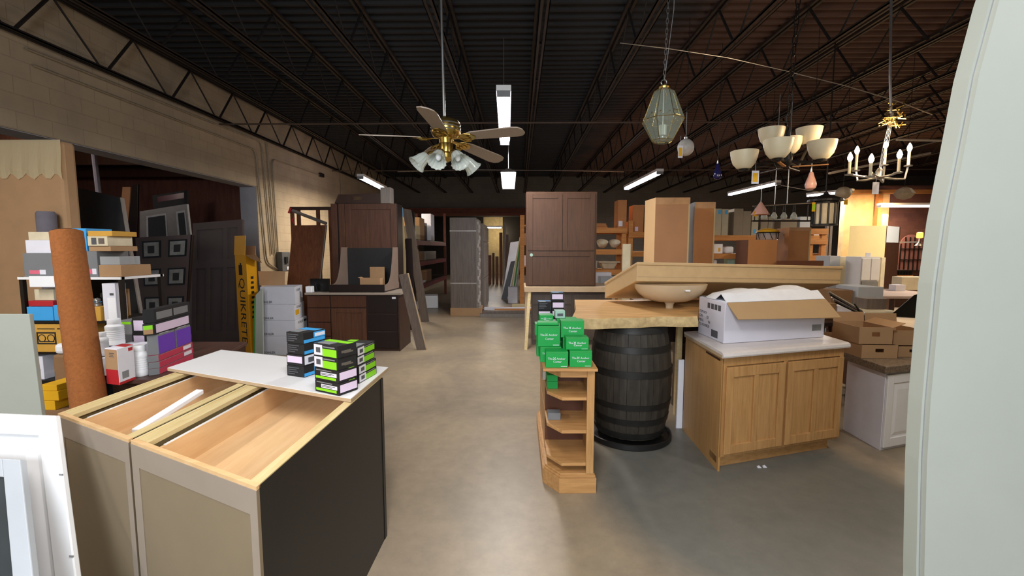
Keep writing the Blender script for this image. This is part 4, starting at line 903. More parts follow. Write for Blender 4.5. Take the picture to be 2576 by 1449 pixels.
for k in range(2):
    y0 = Lw * .5 * k + .01; y1 = y0 + Lw * .5 - .02
    for z0, z1 in ((.1, hg * .38), (hg * .39, hg * .79), (hg * .80, hg * .98)):
        g = G(); g.box(-.025, y0, z0, 0, y0 + .07, z1).box(-.025, y1 - .07, z0, 0, y1, z1).box(-.025, y0 + .07, z0, 0, y1 - .07, z0 + .07).box(-.025, y0 + .07, z1 - .07, 0, y1 - .07, z1); f = g.build('door', 'grey_wood', t)
        G().box(-.024, y0 + .07, z0 + .07, -.012, y1 - .07, z1 - .07).build('door_panel', 'grey_wood', f)
# ---------------------------------------------------------------- far end of the passage
t, fr = slab('white_slab', 'white board leaning at the far end of the passage', 'board', 'white_card', [(1262, 752), (1300, 748), (1308, 606), (1284, 610)], 14.6, 14.9, 0., .03)
slab('dark_slab', 'dark board leaning in front of the white board in the passage', 'board', 'espresso', [(1261, 753), (1276, 753), (1296, 656), (1285, 658)], 14.4, 14.5, 0., .03)
for k, (xb, xt, yt, m) in enumerate([(1281, 1307, 596, 'beige_cab'), (1288, 1310, 590, 'green_edge'), (1294, 1312, 606, 'grey_wood')]):
    slab('leaning_strip', ['pale thin strip leaning by the orange post', 'greenish thin strip leaning by the orange post', 'grey thin strip nearest the orange post'][k], 'strip', m, [(xb, 745), (xb + 5, 745), (xt + 4, yt), (xt, yt)], 14.0 - .06 * k, 14.2 - .06 * k, 0., .02)
X0, Yq = P(1279, 758, 0); w_ = P(1303, 758, 0)[0] - X0
bx('white_carton', 'white carton standing on the floor at the foot of the leaning boards', 'box', 'white_card', (X0, Yq - .5, 0), w_ * .95, .35, D(1290, 722, Yq - .5)[1], 0, .01)
W('far_brown', '6d4430', '55311f', (10, 10, 1.), .6)
for k, (x0, x1, yt, yb, Yf) in enumerate([(1228, 1236, 642, 722, 20.6), (1238, 1244, 636, 722, 20.7), (1246, 1254, 645, 724, 20.5), (1256, 1264, 585, 722, 20.4), (1265, 1272, 560, 720, 20.35), (1273, 1279, 590, 722, 20.3)]):
    X0, zt_ = D(x0, yt, Yf); X1 = D(x1, yt, Yf)[0]
    tag(G().box(0, 0, 0, X1 - X0, .05, zt_).build('upright_board', ['far_brown', 'walnut', 'cherry', 'far_brown', 'grey_wood', 'walnut'][k], loc=(X0, Yf, 0)), ['reddish board upright under the far cream wall, leftmost', 'second upright board under the far cream wall', 'wider brown board third along under the far cream wall', 'tall brown board right of the far cream wall', 'tallest greyish board by the far cream wall', 'last brown board before the leaning white slab'][k], 'board', 'upright boards at the end of the passage')
X0, Yq = D(1308, 700, 13.0)[0], 13.0
t = thing('storage_rack', 'orange pine rack whose front post shows left of the big brown hutch', 'rack', (X0, 13.0, 0)); X1 = D(1319, 700, 13.0)[0] - X0
zt_ = D(1313, 541, 13.0)[1]
G().box(0, 0, 0, X1, .1, zt_).build('post', 'orange_pine', t); G().box(1.1, 0, 0, 1.1 + X1, .1, zt_).build('post', 'orange_pine', t)
for z in (.5, 1.1, 1.75, 2.3): G().box(0.0, .1, z, 1.25, .6, z + .04).build('shelf_board', 'orange_pine', t)
for k, (z, m, lab) in enumerate([(1.141, 'white_card', 'white pack on the post rack beside the hutch, upper'), (.541, 'grey_card', 'grey pack on the post rack beside the hutch, lower'), (1.791, 'card', 'tan pack on the post rack behind the hutch top')]):
    bx('rack_pack', lab, 'pack', m, (X0 + .02, 13.12, z), .4, .3, .3, 0, .01)
# planks on the floor
PL = [(1207, 797, .045, 'grey_wood'), (1214, 793, .09, 'taupe_wood'), (1243, 800, .05, 'orange_pine'), (1244, 796, .10, 'orange_pine'), (1210, 785, .05, 'espresso'), (1218, 784, .095, 'white_card'), (1236, 780, .05, 'espresso'), (1242, 774, .05, 'white_paint'), (1268, 771, .05, 'card_pink'), (1288, 777, .13, 'beige_cab')]
PLL = ['grey plank nearest the taupe pantry foot', 'taupe plank lying on the grey one', 'orange plank in front of the floor pile', 'upper orange plank of the floor pile', 'black strip at the left end of the floor pile', 'white strip on the black one in the floor pile', 'dark plank in the middle of the floor pile', 'white plank at the back of the floor pile', 'pinkish plank farthest back in the floor pile', 'pale plank topmost at the right of the floor pile']
for k, (x, y, zt_, m) in enumerate(PL):
    X0, Yq = P(x, y, 0); zb = .0 if zt_ < .06 else .081; zt_ = .08 if zt_ < .06 else .15
    Yq = 10.6 + .16 * k if zb == 0 else 10.6 + .16 * (k - 1)
    X0 = D(x, y, Yq)[0]
    tag(G().box(0, 0, zb, 2.0, .13, zt_ - .002).build('floor_plank', m, loc=(X0, Yq, 0)), PLL[k], 'plank', 'planks lying in the passage')
# ================================================================ centre right: hutch, its table, green boxes, oak shelf, barrel
Yt_ = 7.25; zt = D(1420, 722, Yt_)[1]; zb = D(1420, 735, Yt_)[1]
Xl, Xr = D(1319, 730, Yt_)[0], D(1530, 730, Yt_)[0] + .25
t = thing('work_table', 'long table with a pale front edge under the big brown hutch', 'table', (Xl, Yt_, 0))
G().box(0, 0, zb, Xr - Xl, .9, zt).build('table_top', 'edge_tan', t, bev=.004)
for x in (.02, Xr - Xl - .08):
    for y in (.05, .75): G().box(x, y, 0, x + .05, y + .05, zb).build('leg', 'edge_tan', t)
G().hexa([(-.0, -.10, 0), (.05, -.10, 0), (.05, -.05, 0), (0, -.05, 0), (.06, .02, zb), (.11, .02, zb), (.11, .05, zb), (.06, .05, zb)]).build('trestle_leg', 'pine', t)
ZT2 = zt
Yb = 7.55; Xa, Xb, Xc = D(1338, 800, Yb)[0], D(1440, 800, Yb)[0], D(1530, 800, Yb)[0]
t = thing('grey_base_cabinet', 'grey brown base cabinet with drawers standing under the table', 'cabinet', (Xa, Yb, 0)); w1 = Xb - Xa; h_ = zb - .04
G().box(0, .02, 0, Xc - Xa, .45, h_).build('body', 'taupe_wood', t)
for z0, z1 in ((h_ * .78, h_ * .97), (h_ * .42, h_ * .76), (.08, h_ * .4)): G().box(.01, 0, z0, w1 - .02, .02, z1).build('drawer', 'taupe_wood', t, bev=.004)
f = G().rect_ring(w1 + .02, .08, Xc - Xa, h_ * .97, .06, 0, .02).build('door', 'taupe_wood', t); G().box(w1 + .08, .01, .14, Xc - Xa - .06, .02, h_ * .97 - .06).build('door_panel', 'taupe_wood', f)
Yh = 7.35; Xl, Xr = D(1324, 600, Yh)[0], D(1501, 600, Yh)[0]; z0 = ZT2 + .001; z1 = D(1410, 482, Yh)[1]; W_ = Xr - Xl; H_ = z1 - z0
W('hutch_wood', '523622', '432a19', (14, 14, 1.1), .42, .03)
t = thing('big_hutch', 'big brown two door hutch cabinet standing on the long table', 'cabinet', (Xl, Yh, z0))
G().box(0, .02, 0, W_, .38, H_).build('body', 'hutch_wood', t, bev=.004)
def shaker(t, x0, z0, x1, z1, fr_, mat, split=False, y=0.):
    f = G().rect_ring(x0, z0, x1, z1, fr_, y, y + .02).build('door', mat, t, bev=.003)
    G().box(x0 + fr_, y + .010, z0 + fr_, x1 - fr_, y + .02, z1 - fr_).build('door_panel', mat, f)
    return f
zm = H_ * .375
shaker(t, .03, zm + .01, W_ * .515 - .003, H_ - .03, .075, 'hutch_wood'); shaker(t, W_ * .515 + .003, zm + .01, W_ - .03, H_ - .03, .075, 'hutch_wood'); shaker(t, .03, .02, W_ - .03, zm - .006, .075, 'hutch_wood')
G().lathe([(.026, 0), (.026, .002)], 20, (.085, -.001, zm - .06), (0, -1, 0)).build('round_sticker', 'teal', t)
G().box(-.003, .02, .0, 0, .38, H_).build('pale_side', 'walnut', t)
# ---------------------------------------------------------------- oak open end shelf
ZO = D(1440, 927, 2.87)[1]; YB = 4.05
x0, x1 = .17, .525
base = [(x0, 3.02), (.275, 2.872), (x1, 2.878), (x1, YB), (x0, YB)]
def inset(d): return [(x0 + d, 3.02 + d * .6), (.275 + d * .6, 2.872 + d), (x1 - d, 2.878 + d), (x1 - d, YB), (x0 + d, YB)]
t = thing('oak_end_shelf', 'narrow oak open end shelf with clipped corner, carrying the green boxes', 'shelf', (x0, 2.872, 0))
sub = lambda poly: [(px - x0, py - 2.872) for px, py in poly]
G().prism(sub(base), 0, .105).build('plinth', 'oak_h', t, bev=.002)
g = G().prism(sub(inset(.006)), .105, .122); g.prism(sub(inset(.014)), .122, .135); g.build('base_moulding', 'oak_h', t, bev=.003)
zsh = [D(1440, yy, 2.9)[1] for yy in (1165, 1083, 1000)]
for z in zsh: G().prism(sub(inset(.028)), z - .022, z).build('shelf_board', 'oak_h', t, bev=.002)
M('oak_inside_shaded', '55301d', .5, amt=.06)  # oak darkened: the shade inside the shelf is put into the colour
xs1 = x1 - .02 - x0
G().box(xs1 - .018, .03, .135, xs1, YB - 2.872, ZO - .02).build('side_panel', 'oak_side', t)
G().box(xs1 - .05, .012, .135, xs1, .03, ZO - .02).build('front_stile', 'oak', t, bev=.002)
G().box(.03, .40, .135, xs1 - .018, .415, ZO - .02).build('inner_back', 'oak_inside_shaded', t)
G().box(.03, .415, .135, .045, YB - 2.872, ZO - .02).build('outer_panel', 'oak_side', t)
G().hexa([(.03, .16, ZO - .07), (.11, .03, ZO - .07), (xs1 - .05, .03, ZO - .07), (xs1 - .05, .05, ZO - .07), (.03, .16, ZO - .02), (.11, .03, ZO - .02), (xs1 - .05, .03, ZO - .02), (xs1 - .05, .05, ZO - .02)]).build('top_rail', 'oak_h', t)
tp = [(x0 + .012, 3.0), (.27, 2.868), (x1 - .008, 2.868), (x1 - .008, YB), (x0 + .012, YB)]
G().prism(sub([(x0 - .01, 2.86), (x1 - .005, 2.86), (x1 - .005, YB), (x0 - .01, YB)]), ZO - .018, ZO).build('top', 'oak_h', t, bev=.002)
G().box(-.012, -.008, ZO - .075, .008, .08, ZO - .02).build('corner_block', 'grey_wood', t)
# green boxes
def green_box(label, loc, rz=0., w=.15, d=.105, h=.10):
    t = thing('anchor_box', label, 'box', loc, rz, 'green anchor boxes')
    G().box(0, 0, 0, w, d, h).build('carton', 'green_box', t, bev=.002)
    G().box(.002, -.0012, h * .93, w - .002, 0, h * .945).build('lid_seam', 'green_edge', t)
    G().text('The', w * .13, (w * .2, -.0006, h * .56), (1, 0, 0), (0, 0, 1)).text('Anchor', w * .13, (w * .68, -.0006, h * .56), (1, 0, 0), (0, 0, 1)).text('Center', w * .13, (w * .52, -.0006, h * .37), (1, 0, 0), (0, 0, 1)).box(w * .68, -.0012, h * .06, w * .95, -.0006, h * .09).build('lettering', 'white_card', t)
    g = G(); cx_, cz_ = w * .385, h * .57
    for k in range(4):
        a = k * PI / 2 + PI / 4; g.hexa([(cx_ + r * math.cos(a + s), y, cz_ + r * math.sin(a + s)) for y in (0, -.001) for r, s in ((.003, -.6), (.0105, -.16), (.0105, .16), (.003, .6))])
    g.build('emblem', 'white_card', t)
    return t
Z0 = ZO + .001
def gb(px0, px1, yb, yt, Y, z, label, rz=0., d=.105):
    X0, X1 = D(px0, yb, Y)[0], D(px1, yb, Y)[0]; zt_ = D((px0 + px1) / 2, yt, Y)[1]
    green_box(label, (X0, Y, z), rz, X1 - X0, d, max(.06, zt_ - z)); return zt_
za = gb(1373, 1429, 923, 885, 2.885, Z0, 'green box at the front left corner of the oak shelf top')
zb2 = gb(1433, 1489, 919, 883, 2.90, Z0, 'green box at the front right corner of the oak shelf top')
zb3 = gb(1424, 1481, 884, 850, 2.93, zb2 + .001, 'green box on the front right one', .02)
zc = gb(1359, 1412, 912, 873, 3.03, Z0, 'green box behind the front left one, its left edge showing')
zd = gb(1353, 1409, 872, 820, 3.04, zc + .001, 'tall green box stacked on the one behind the front left box', .01, .10)
ze = gb(1416, 1474, 890, 850, 3.06, Z0, 'green box hidden behind the right pair, lowest'); 
zf = gb(1411, 1469, 849, 807, 3.07, ze + .001, 'highest green box with turned up lid, at the right')
zg = gb(1350, 1400, 880, 845, 3.19, Z0, 'green box low at the back left of the pile'); zh = gb(1346, 1396, 846, 815, 3.20, zg + .001, 'green box at the back left, edge past the tall one')
zi = gb(1358, 1392, 815, 793, 3.22, zh + .001, 'small green box standing highest at the back left', .05)
zj = gb(1402, 1455, 866, 835, 3.23, Z0, 'green box low at the back right of the pile'); zk = gb(1400, 1452, 835, 802, 3.24, zj + .001, 'green box at the back right under the pale blue one')
bx('flat_green_lid', 'crumpled green lid lying on the tall green box', 'lid', 'green_box', (D(1352, 818, 3.045)[0], 3.045, zd + .002), .145, .09, .022, -.03, .006)
o = bx('blue_carton', 'pale blue green printed carton on the back right green box', 'box', 'teal', (D(1397, 803, 3.26)[0], 3.26, zk + .001), .072, .08, D(1410, 782, 3.26)[1] - zk, .06, .002)
patch(o, 'print', 'ink_grey', .072, .08, .05, 'f', .2, .3, .8, .7)
# bulb boxes at the back of the oak shelf
Y = 3.66; w_, h_ = .108, None
X0, X1 = D(1388, 800, Y)[0], D(1419, 800, Y)[0]; ztop = D(1404, 737, Y)[1]; n = 6; h_ = (ztop - Z0) / n
for k in range(n):
    bulb_box(['lowest bulb box in the black column behind the green boxes', 'second bulb box in the black column behind the green boxes', 'third bulb box in the black column behind the green boxes', 'fourth bulb box up in the black column, just above the green boxes', 'fifth bulb box up in the black column behind the green boxes', 'topmost bulb box of the black column before the hutch table'][k],
             (X0 + .004 * math.sin(k * 2.2), Y, Z0 + h_ * k + .0008), .0, X1 - X0, .12, h_ - .0008, 'sky_blue', 'f', 'bulb boxes behind the green boxes')
Xa, Xb_ = D(1354, 800, Y)[0], D(1386, 800, Y)[0]; zt_ = D(1370, 760, Y)[1]; n = 5; h2 = (zt_ - Z0) / n
for k in range(n):
    bulb_box(['lowest box in the short bulb box column at the far left', 'second box in the short bulb box column at the far left', 'third box in the short bulb box column at the far left', 'fourth box of the short column, pale front panel', 'topmost black box of the short column, blue patch on its lid'][k],
             (Xa, Y + .01, Z0 + h2 * k + .0008), .0, Xb_ - Xa, .12, h2 - .0008, 'sky_blue', 'blue' if k == 4 else 'f', 'bulb boxes behind the green boxes')
# inside the oak shelf
bx('small_green_box', 'small dark green box inside the top bay of the oak shelf, upper', 'box', 'green_box', (D(1376, 960, 3.1)[0], 3.08, zsh[2] + .052), .075, .10, .048, .03, .002)
bx('small_green_box', 'small dark green box inside the top bay of the oak shelf, lower', 'box', 'green_box', (D(1376, 985, 3.1)[0], 3.08, zsh[2] + .001), .075, .10, .05, .0, .002)
bx('grey_box', 'little grey box on the middle shelf inside the oak shelf', 'box', 'grey_card', (D(1378, 1050, 3.1)[0], 3.08, zsh[1] + .001), .09, .08, .05, 0, .002)
# ---------------------------------------------------------------- barrel on its black tray, live edge slab
bc = (.985, 3.86); zt_b = 1.015
t = thing('wine_barrel', 'dark oak barrel with iron hoops holding up the live edge slab', 'barrel', (bc[0], bc[1], .0))
def br(z): s = (z - .06) / (zt_b - .06); return .285 + .062 * (1 - (2 * s - 1) ** 2)
prof = [(br(.06 + (zt_b - .06) * i / 16), .06 + (zt_b - .06) * i / 16) for i in range(17)]
g = G(); nS = 20                                  # staves as shallow facets with joints
for k in range(nS):
    a0, a1 = 2 * PI * k / nS + .004, 2 * PI * (k + 1) / nS - .004
    ring = []
    for r, z in prof:
        for a, rr in ((a0, r), ((a0 + a1) / 2, r + .004), (a1, r), (a1, r - .03), (a0, r - .03)): ring.append((rr * math.cos(a), rr * math.sin(a), z))
    fs = [(i * 5 + q, i * 5 + (q + 1) % 5, (i + 1) * 5 + (q + 1) % 5, (i + 1) * 5 + q) for i in range(16) for q in range(5)]
    fs += [(4, 3, 2, 1, 0), tuple(80 + q for q in range(5))]
    g.add(ring, fs)
g.lathe([(br(zt_b) - .02, zt_b - .04), (br(zt_b) - .02, zt_b - .025)], 26); g.lathe([(.27, .065), (.27, .08)], 26)
g.build('staves', 'barrel_wood', t)
for z0_, z1_ in ((.955, 1.012), (.80, .85), (.60, .655), (.33, .375), (.195, .245), (.07, .12)):
    G().lathe([(br(z0_) + .003, z0_), (br(z0_) + .0085, z0_), (br((z0_ + z1_) / 2) + .0085, (z0_ + z1_) / 2), (br(z1_) + .0085, z1_), (br(z1_) + .003, z1_)], 48).build('hoop', 'barrel_hoop', t, smooth=True)
tag(G().lathe([(.355, 0), (.366, .01), (.366, .05), (.358, .055), (.348, .05), (.343, .02), (.33, .015)], 48).build('barrel_tray', 'black_paint', loc=(bc[0] - .005, bc[1], 0), smooth=True), 'black round tray under the dark barrel', 'tray')
[o for o in COL.objects if o.name == 'wine_barrel'][0].location.z = .0
zl = zt_b + .003; zu = zl + .085
Yf = lambda x: 3.46 + .12 * (x - .425) + .022 * math.sin(x * 7.) + .012 * math.sin(x * 17 + 1)
xs_ = [.425 + i * (1.45 - .425) / 26 for i in range(27)]
top_f = [(x, Yf(x) + .045 * (.5 + .5 * math.sin(x * 4 + .6))) for x in xs_]; bot_f = [(x + .0, Yf(x) - .0) for x in xs_]
back = [(1.62, 4.0), (2.1, 4.55), (2.1, 4.75), (.6, 4.75), (.52, 4.0)]
t = thing('live_edge_slab', 'thick pale live edge wood slab laid across the dark barrel', 'slab', (.425, 3.475, zl))
off = lambda pts, z: [(x - .425, y - 3.475, z) for x, y in pts]
G().ring(off(bot_f + back, 0), off(top_f + back, zu - zl)).build('slab', 'live_edge', t)
n_ = len(xs_); A_ = off([(x, y - .004) for x, y in bot_f], .002); B_ = off([(x, y - .004) for x, y in top_f], zu - zl - .004)
g = G(); 
for i in range(n_ - 1): 
    m0 = Vector(A_[i]).lerp(Vector(B_[i]), .5) + Vector((0, -.012, 0)); m1 = Vector(A_[i + 1]).lerp(Vector(B_[i + 1]), .5) + Vector((0, -.012, 0))
    g.add([A_[i], A_[i + 1], tuple(m1), tuple(m0), B_[i + 1], B_[i], ], [(0, 1, 2, 3), (3, 2, 4, 5)])
g.build('bark_edge', 'bark', t, smooth=True)
# trestle below the slab's right part
G2 = thing('support_post', 'pale wooden post propping the live edge slab right of the barrel', 'post', (D(1704, 850, 4.3)[0], 4.3, 0))
G().box(0, 0, 0, .05, .05, zl - .002).build('post', 'pine', G2)
tag(G().box(-.3, 0, 0, .55, .18, .30).build('dark_box', 'espresso', loc=(D(1712, 850, 4.15)[0] + .10, 4.45, zl - .31)), 'dark box under the slab behind the barrel', 'box')
bx('under_dark_box_stand', 'dark stand under the slab behind the oak cabinet', 'cabinet', 'walnut_dark', (D(1712, 850, 4.15)[0] + .10, 4.45, 0), .55, .18, zl - .32)
# ---------------------------------------------------------------- long tan vanity top tipped on its bowl
ZV = 1.0
C0 = Vector(P3(1603, 661, 3.95)); C1 = Vector(P3(1522, 711, 4.62)); C2 = Vector(P3(2118, 672, 4.34))
ux = (C2 - C0); Lx = ux.length; ux.normalize(); wv = C1 - C0; wv = wv - ux * wv.dot(ux) * .55; 
wv = C1 - C0; Lw_ = wv.length; wn = wv.normalized(); nrm = Vector((0, .06, -1)).normalized()
TK = .165
t = thing('vanity_top', 'long tan vanity top with an underslung bowl, tipped up on the live edge slab', 'vanity top', tuple(C0))
fr = lambda p: tuple(ux * p[0] + wn * p[1] + nrm * p[2])      # p = along, back, down
G(fr).box(0, 0, .0, Lx, Lw_, TK).build('top', 'vanity', t, bev=.006)
G(fr).box(-.006, -.012, -.006, Lx + .006, Lw_ + .006, .022).build('rim', 'vanity', t, bev=.006)
G(fr).box(.0, -.003, TK * .74, Lx, .0, TK * .76).build('groove', 'edge_tan', t)
bcx = Lx * .17; 
pr = []
g = G(); n = 28; m = 9; vs = []
cc = Vector(P3(1688, 735, 4.05)); 
topz = 0
pc_ = cc - C0
dz = pc_.z
prof = [(1., .0), (.96, -.045), (.86, -.09), (.7, -.13), (.5, -.155), (.3, -.165), (.15, -.17), (.11, -.19), (.10, -.245), (.12, -.25)]
for r, z in prof:
    for k in range(n):
        a = 2 * PI * k / n
        vs.append((pc_.x + .33 * r * math.cos(a), pc_.y + .03 + .24 * r * math.sin(a), dz + .075 + z))
fs = [(i * n + k, i * n + (k + 1) % n, (i + 1) * n + (k + 1) % n, (i + 1) * n + k) for i in range(len(prof) - 1) for k in range(n)] + [tuple(range(n - 1, -1, -1)), tuple((len(prof) - 1) * n + k for k in range(n))]
BOWLZ = C0.z + dz + .075 - .25
g.add(vs, fs); g.build('bowl', 'bowl', t, smooth=True)
G().box(pc_.x + .04, pc_.y - .245, dz + .03, pc_.x + .08, pc_.y - .215, dz + .042).build('pale_clip', 'white_plastic', t)
print('BOWL bottom z', BOWLZ, 'slab top', zu)
# ---------------------------------------------------------------- oak sink base with its worktop
pA, pB, pC = P(1806, 1186, 0), P(2094, 1136, 0), P(1718, 1080, 0)
uu, w = unit(pA, pB); vv, d = unit(pA, pC)
ang = math.degrees(math.atan2(uu[1], uu[0])); 
fr = skew(uu, vv)
ZK2 = .862
t = thing('oak_sink_base', 'oak two door sink base cabinet standing on the floor at the right', 'cabinet', (pA[0], pA[1], 0))
wF = P(2128, 1110, .05); 
wT = unit(P(1803, 1160, .1), P(2108, 1108, .1))[1]
G(fr).box(0, .07, 0, w, d, .105).build('toe_kick', 'oak_h', t)
G(fr).box(-.004, .0, .0, .014, d, ZK2).build('side_panel', 'oak_side', t)
we = w + .055
G(fr).box(.0, .02, .105, we, d, ZK2).build('carcass', 'oak_side', t)
f_ = G(fr); f_.rect_ring(0, .105, we, ZK2, .04, 0, .02, .07, .035).box(we * .5 - .02, 0, .14, we * .5 + .02, .02, ZK2 - .07); f_.build('face_frame', 'oak', t, bev=.002)
G(fr).box(-.004, .03, .05, .0, .16, .10).build('notch', 'walnut', t)
G(fr).box(-.006, .03, ZK2 - .035, .002, .3, ZK2 - .02).build('side_gap', 'walnut_dark', t)
for k in range(2):
    xa, xb = (.035, we * .5 - .012) if k == 0 else (we * .5 + .012, we - .012)
    z0_, z1_ = .13, ZK2 - .075
    g = G(fr); g.rect_ring(xa, z0_, xb, z1_, .062, -.02, .0, .075, .07); xm = (xa + xb) / 2
    g.box(xm - .022, -.02, z0_ + .07, xm + .022, 0, z1_ - .075); f = g.build('door', 'oak', t, bev=.003)
    G(fr).box(xa + .06, -.006, z0_ + .065, xb - .06, -.001, z1_ - .07).build('door_panel', 'oak', f)
t = thing('laminate_worktop', 'pale laminate worktop with a rounded front edge on the oak sink base', 'worktop', (pA[0], pA[1], ZK2 + .001))
fr0 = fr
G(fr).prismx([(-.045, .004), (-.05, .016), (-.045, .034), (-.02, .042), (d + .01, .042), (d + .01, .024), (0.0, .024), (-.01, .0), (-.03, .0)], -.02, we + .02).build('top', 'laminate', t)
G(fr).box(-.022, -.03, .0, -.012, d * .55, .024).box(-.02, .0, .0, we, d, .024).build('core', 'edge_tan', t)
ZW2 = ZK2 + .044
# white carton on it
b0, b1, b2 = P(1820, 865, ZW2), P(2072, 848, ZW2), P(1756, 837, ZW2)
uu, w = unit(b0, b1); vv, d = unit(b0, b2); fr = skew(uu, vv); h = D(1828, 762, b0[1])[1] - ZW2
t = thing('long_white_carton', 'long white carton with an open tan flap and white foam, on the oak worktop', 'box', (b0[0], b0[1], ZW2 + .001))
M('carton_white', 'd6d5e2', .7, amt=.02, sc=9); M('flap_tan', 'b3936a', .8, amt=.03)
G(fr).box(0, 0, 0, w, d, h).build('carton', 'carton_white', t, bev=.004)
nx = 14; vs = []; ny = 6
random.seed(3)
for j in range(ny):
    for i in range(nx):
        edge_ = i in (0, nx - 1) or j in (0, ny - 1)
        z = h + (.004 if edge_ else .052 + .014 * math.sin(i * .9 + j) + .03 * (i / nx)) 
        if j == 0 and not edge_: z = h + .01
        if j == 0: z = h + .002
        if j == 1: z = h + .058 + .008 * math.sin(i * 2.4) + .03 * (i / nx) * (1 if i < nx - 2 else .4)
        vs.append(fr((w * (i + .15) / (nx - .7) * 1.0, d * j / (ny - 1), z)))
fs = [(j * nx + i, j * nx + i + 1, (j + 1) * nx + i + 1, (j + 1) * nx + i) for j in range(ny - 1) for i in range(nx - 1)]
G().add(vs, fs).build('foam_sheet', 'foam', t, smooth=True)
G(fr).box(w * .02, d * .03, h - .002, w * .98, d * .97, h + .004).build('foam_base', 'foam', t)
q0, q1 = fr((.015, -.001, h)), fr((w * .995, -.001, h))
Fd = Vector(P3(2116, 799, b1[1] - .12)) - Vector((b0[0], b0[1], ZW2)); Fc = Vector(P3(1858, 804, b0[1] - .10)) - Vector((b0[0], b0[1], ZW2))
flap(t, 'flap_tan', [q0, q1, tuple(Fd), tuple(Fc)], .005)
g = G()
for k, s in enumerate(['ITEM NO:', 'G.W.       LB', 'MEAS.         IN', 'P.O.NUMBER:']):
    q = G().text(s, .034, (0, 0, 0), (1, 0, 0), (0, 1, 0), 'LEFT'); g.v += [fr((-.001 - z, d * .97 - x, h * .62 - .037 * k + y)) for x, y, z in q.v]; g.f += [[i + len(g.v) - len(q.v) for i in ff] for ff in q.f]
g.build('lettering', 'ink_grey', t)
g = G(fr)
for k, (y0, y1) in enumerate([(.14, .24), (.27, .37), (.40, .50), (.54, .64)]): g.box(-.0012, d * y0, h * .76, 0, d * y1, h * .90)
g.build('handling_symbols', 'ink_grey', t)
G(fr).box(-.0014, d * .22, h * .06, 0, d * .46, h * .24).build('barcode', 'ink_grey', t); G(fr).box(w * .87, -.0014, h * .18, w * .965, 0, h * .34).build('shipping_label', 'grey_paint', t)
# tall white strip standing behind the oak base
slab('white_end_panel', 'white panel on edge between the barrel and the oak base', 'panel', 'white_card', [(1701, 1082), (1716, 1086), (1722, 905), (1708, 905)], 3.98, 4.0, 0., .02)
# ---------------------------------------------------------------- white base cabinet with rough top, trays on it
pA, pB, pC = P(2218, 1137, 0), P(2300, 1121, 0), P(2120, 1080, 0)
uu, w = unit(pA, pB); vv, d = unit(pA, pC); fr = skew(uu, vv); w = .46
hz = D(2232, 938, pA[1])[1]
t = thing('white_base_cabinet', 'white raised panel base cabinet at the right, partly behind the door post', 'cabinet', (pA[0], pA[1], 0))
G(fr).box(0, .02, 0, w, d, hz).build('body', 'white_card', t, bev=.003)
f = G(fr).rect_ring(.01, .03, w, hz - .02, .075, -.002, .02).build('door', 'white_paint', t, bev=.004)
G(fr).box(.085, .008, .105, w - .075, .02, hz - .095).build('door_panel', 'white_paint', f); G(fr).ring([(.10, .008, .12), (w - .09, .008, .12), (w - .09, .008, hz - .11), (.10, .008, hz - .11)], [(.13, .0, .15), (w - .12, .0, .15), (w - .12, .0, hz - .15), (.13, .0, hz - .15)]).build('raised_field', 'white_paint', f)
zc_ = hz + .002
t = tag(G(fr).box(-.06, -.03, 0, w + .5, d + .42, .06).build('stone_worktop', 'granite', loc=(pA[0], pA[1], zc_), bev=.006), 'rough edged stone worktop on the white base cabinet', 'worktop')
ZG = zc_ + .061
def tray(label, px0, px1, yb, yt, Y, z, d=.34, holes=True, flaps=(0, 0, 0, 0), mat='card'):
    X0, X1 = D(px0, yb, Y)[0], D(px1, yb, Y)[0]; h = D((px0 + px1) / 2, yt, Y)[1] - z
    return open_carton('fruit_tray', label, (X0, Y, z + .001), X1 - X0, d, h, mat, flaps, math.radians(-2), 'cardboard trays on the stone worktop', holes), z + h
_, z1_ = tray('lower cardboard tray with a hand hole on the stone worktop', 2166, 2254, 908, 868, 3.75, ZG)
_, z2_ = tray('upper cardboard tray with a hand hole, stacked on the lower one', 2160, 2242, 866, 824, 3.77, z1_ + .003, flaps=(0, .25, .0, .35))
_, z3_ = tray('second cardboard tray beside the stacked pair, by the door post', 2258, 2330, 905, 872, 3.80, ZG)
tray('upper cardboard tray by the door post', 2246, 2330, 869, 832, 3.84, z3_ + .003, holes=False, flaps=(0, .3, 0, 0))
tray('long low cardboard tray behind, left of the stacked pair', 2078, 2156, 905, 850, 4.17, ZG, .3, False, mat='card_dark')
# ================================================================ back right: orange racks, tall cartons, far tables
def rack(label, x0, x1, Y, levels, posts, grp=None, depth=.6, top=None):
    t = thing('wood_rack', label, 'rack', (x0, Y, 0))
    for px in posts: 
        for y in (0, depth - .08): G().box(px - x0, y, 0, px - x0 + .10, y + .08, top or levels[-1]).build('post', 'orange_pine', t)
    for z in levels:
        G().box(0, -.035, z - .12, x1 - x0, -.002, z).build('beam', 'orange_pine', t); G().box(0, depth, z - .12, x1 - x0, depth + .03, z).build('beam', 'orange_pine', t)
        G().box(0, -.0, z - .02, x1 - x0, depth, z).build('deck_board', 'orange_pine', t)
    return t
YR = 10.2
xa, xb = D(1470, 600, YR)[0], D(1577, 600, YR)[0]
LV = [D(1530, yy, YR)[1] for yy in (678, 627, 573)]
rack('orange pine rack with tilted sinks, right of the big hutch', xa, xb, YR, LV, [xb - .11, xa])
xc, xd = D(1581, 600, YR)[0], D(1700, 600, YR)[0]; LV2 = [D(1600, yy, YR)[1] for yy in (680, 632, 584)]
rack('orange pine rack partly hidden by the big tan carton', xc, xd, YR, LV2, [xc, xd - .1], top=D(1590, 555, YR)[1])
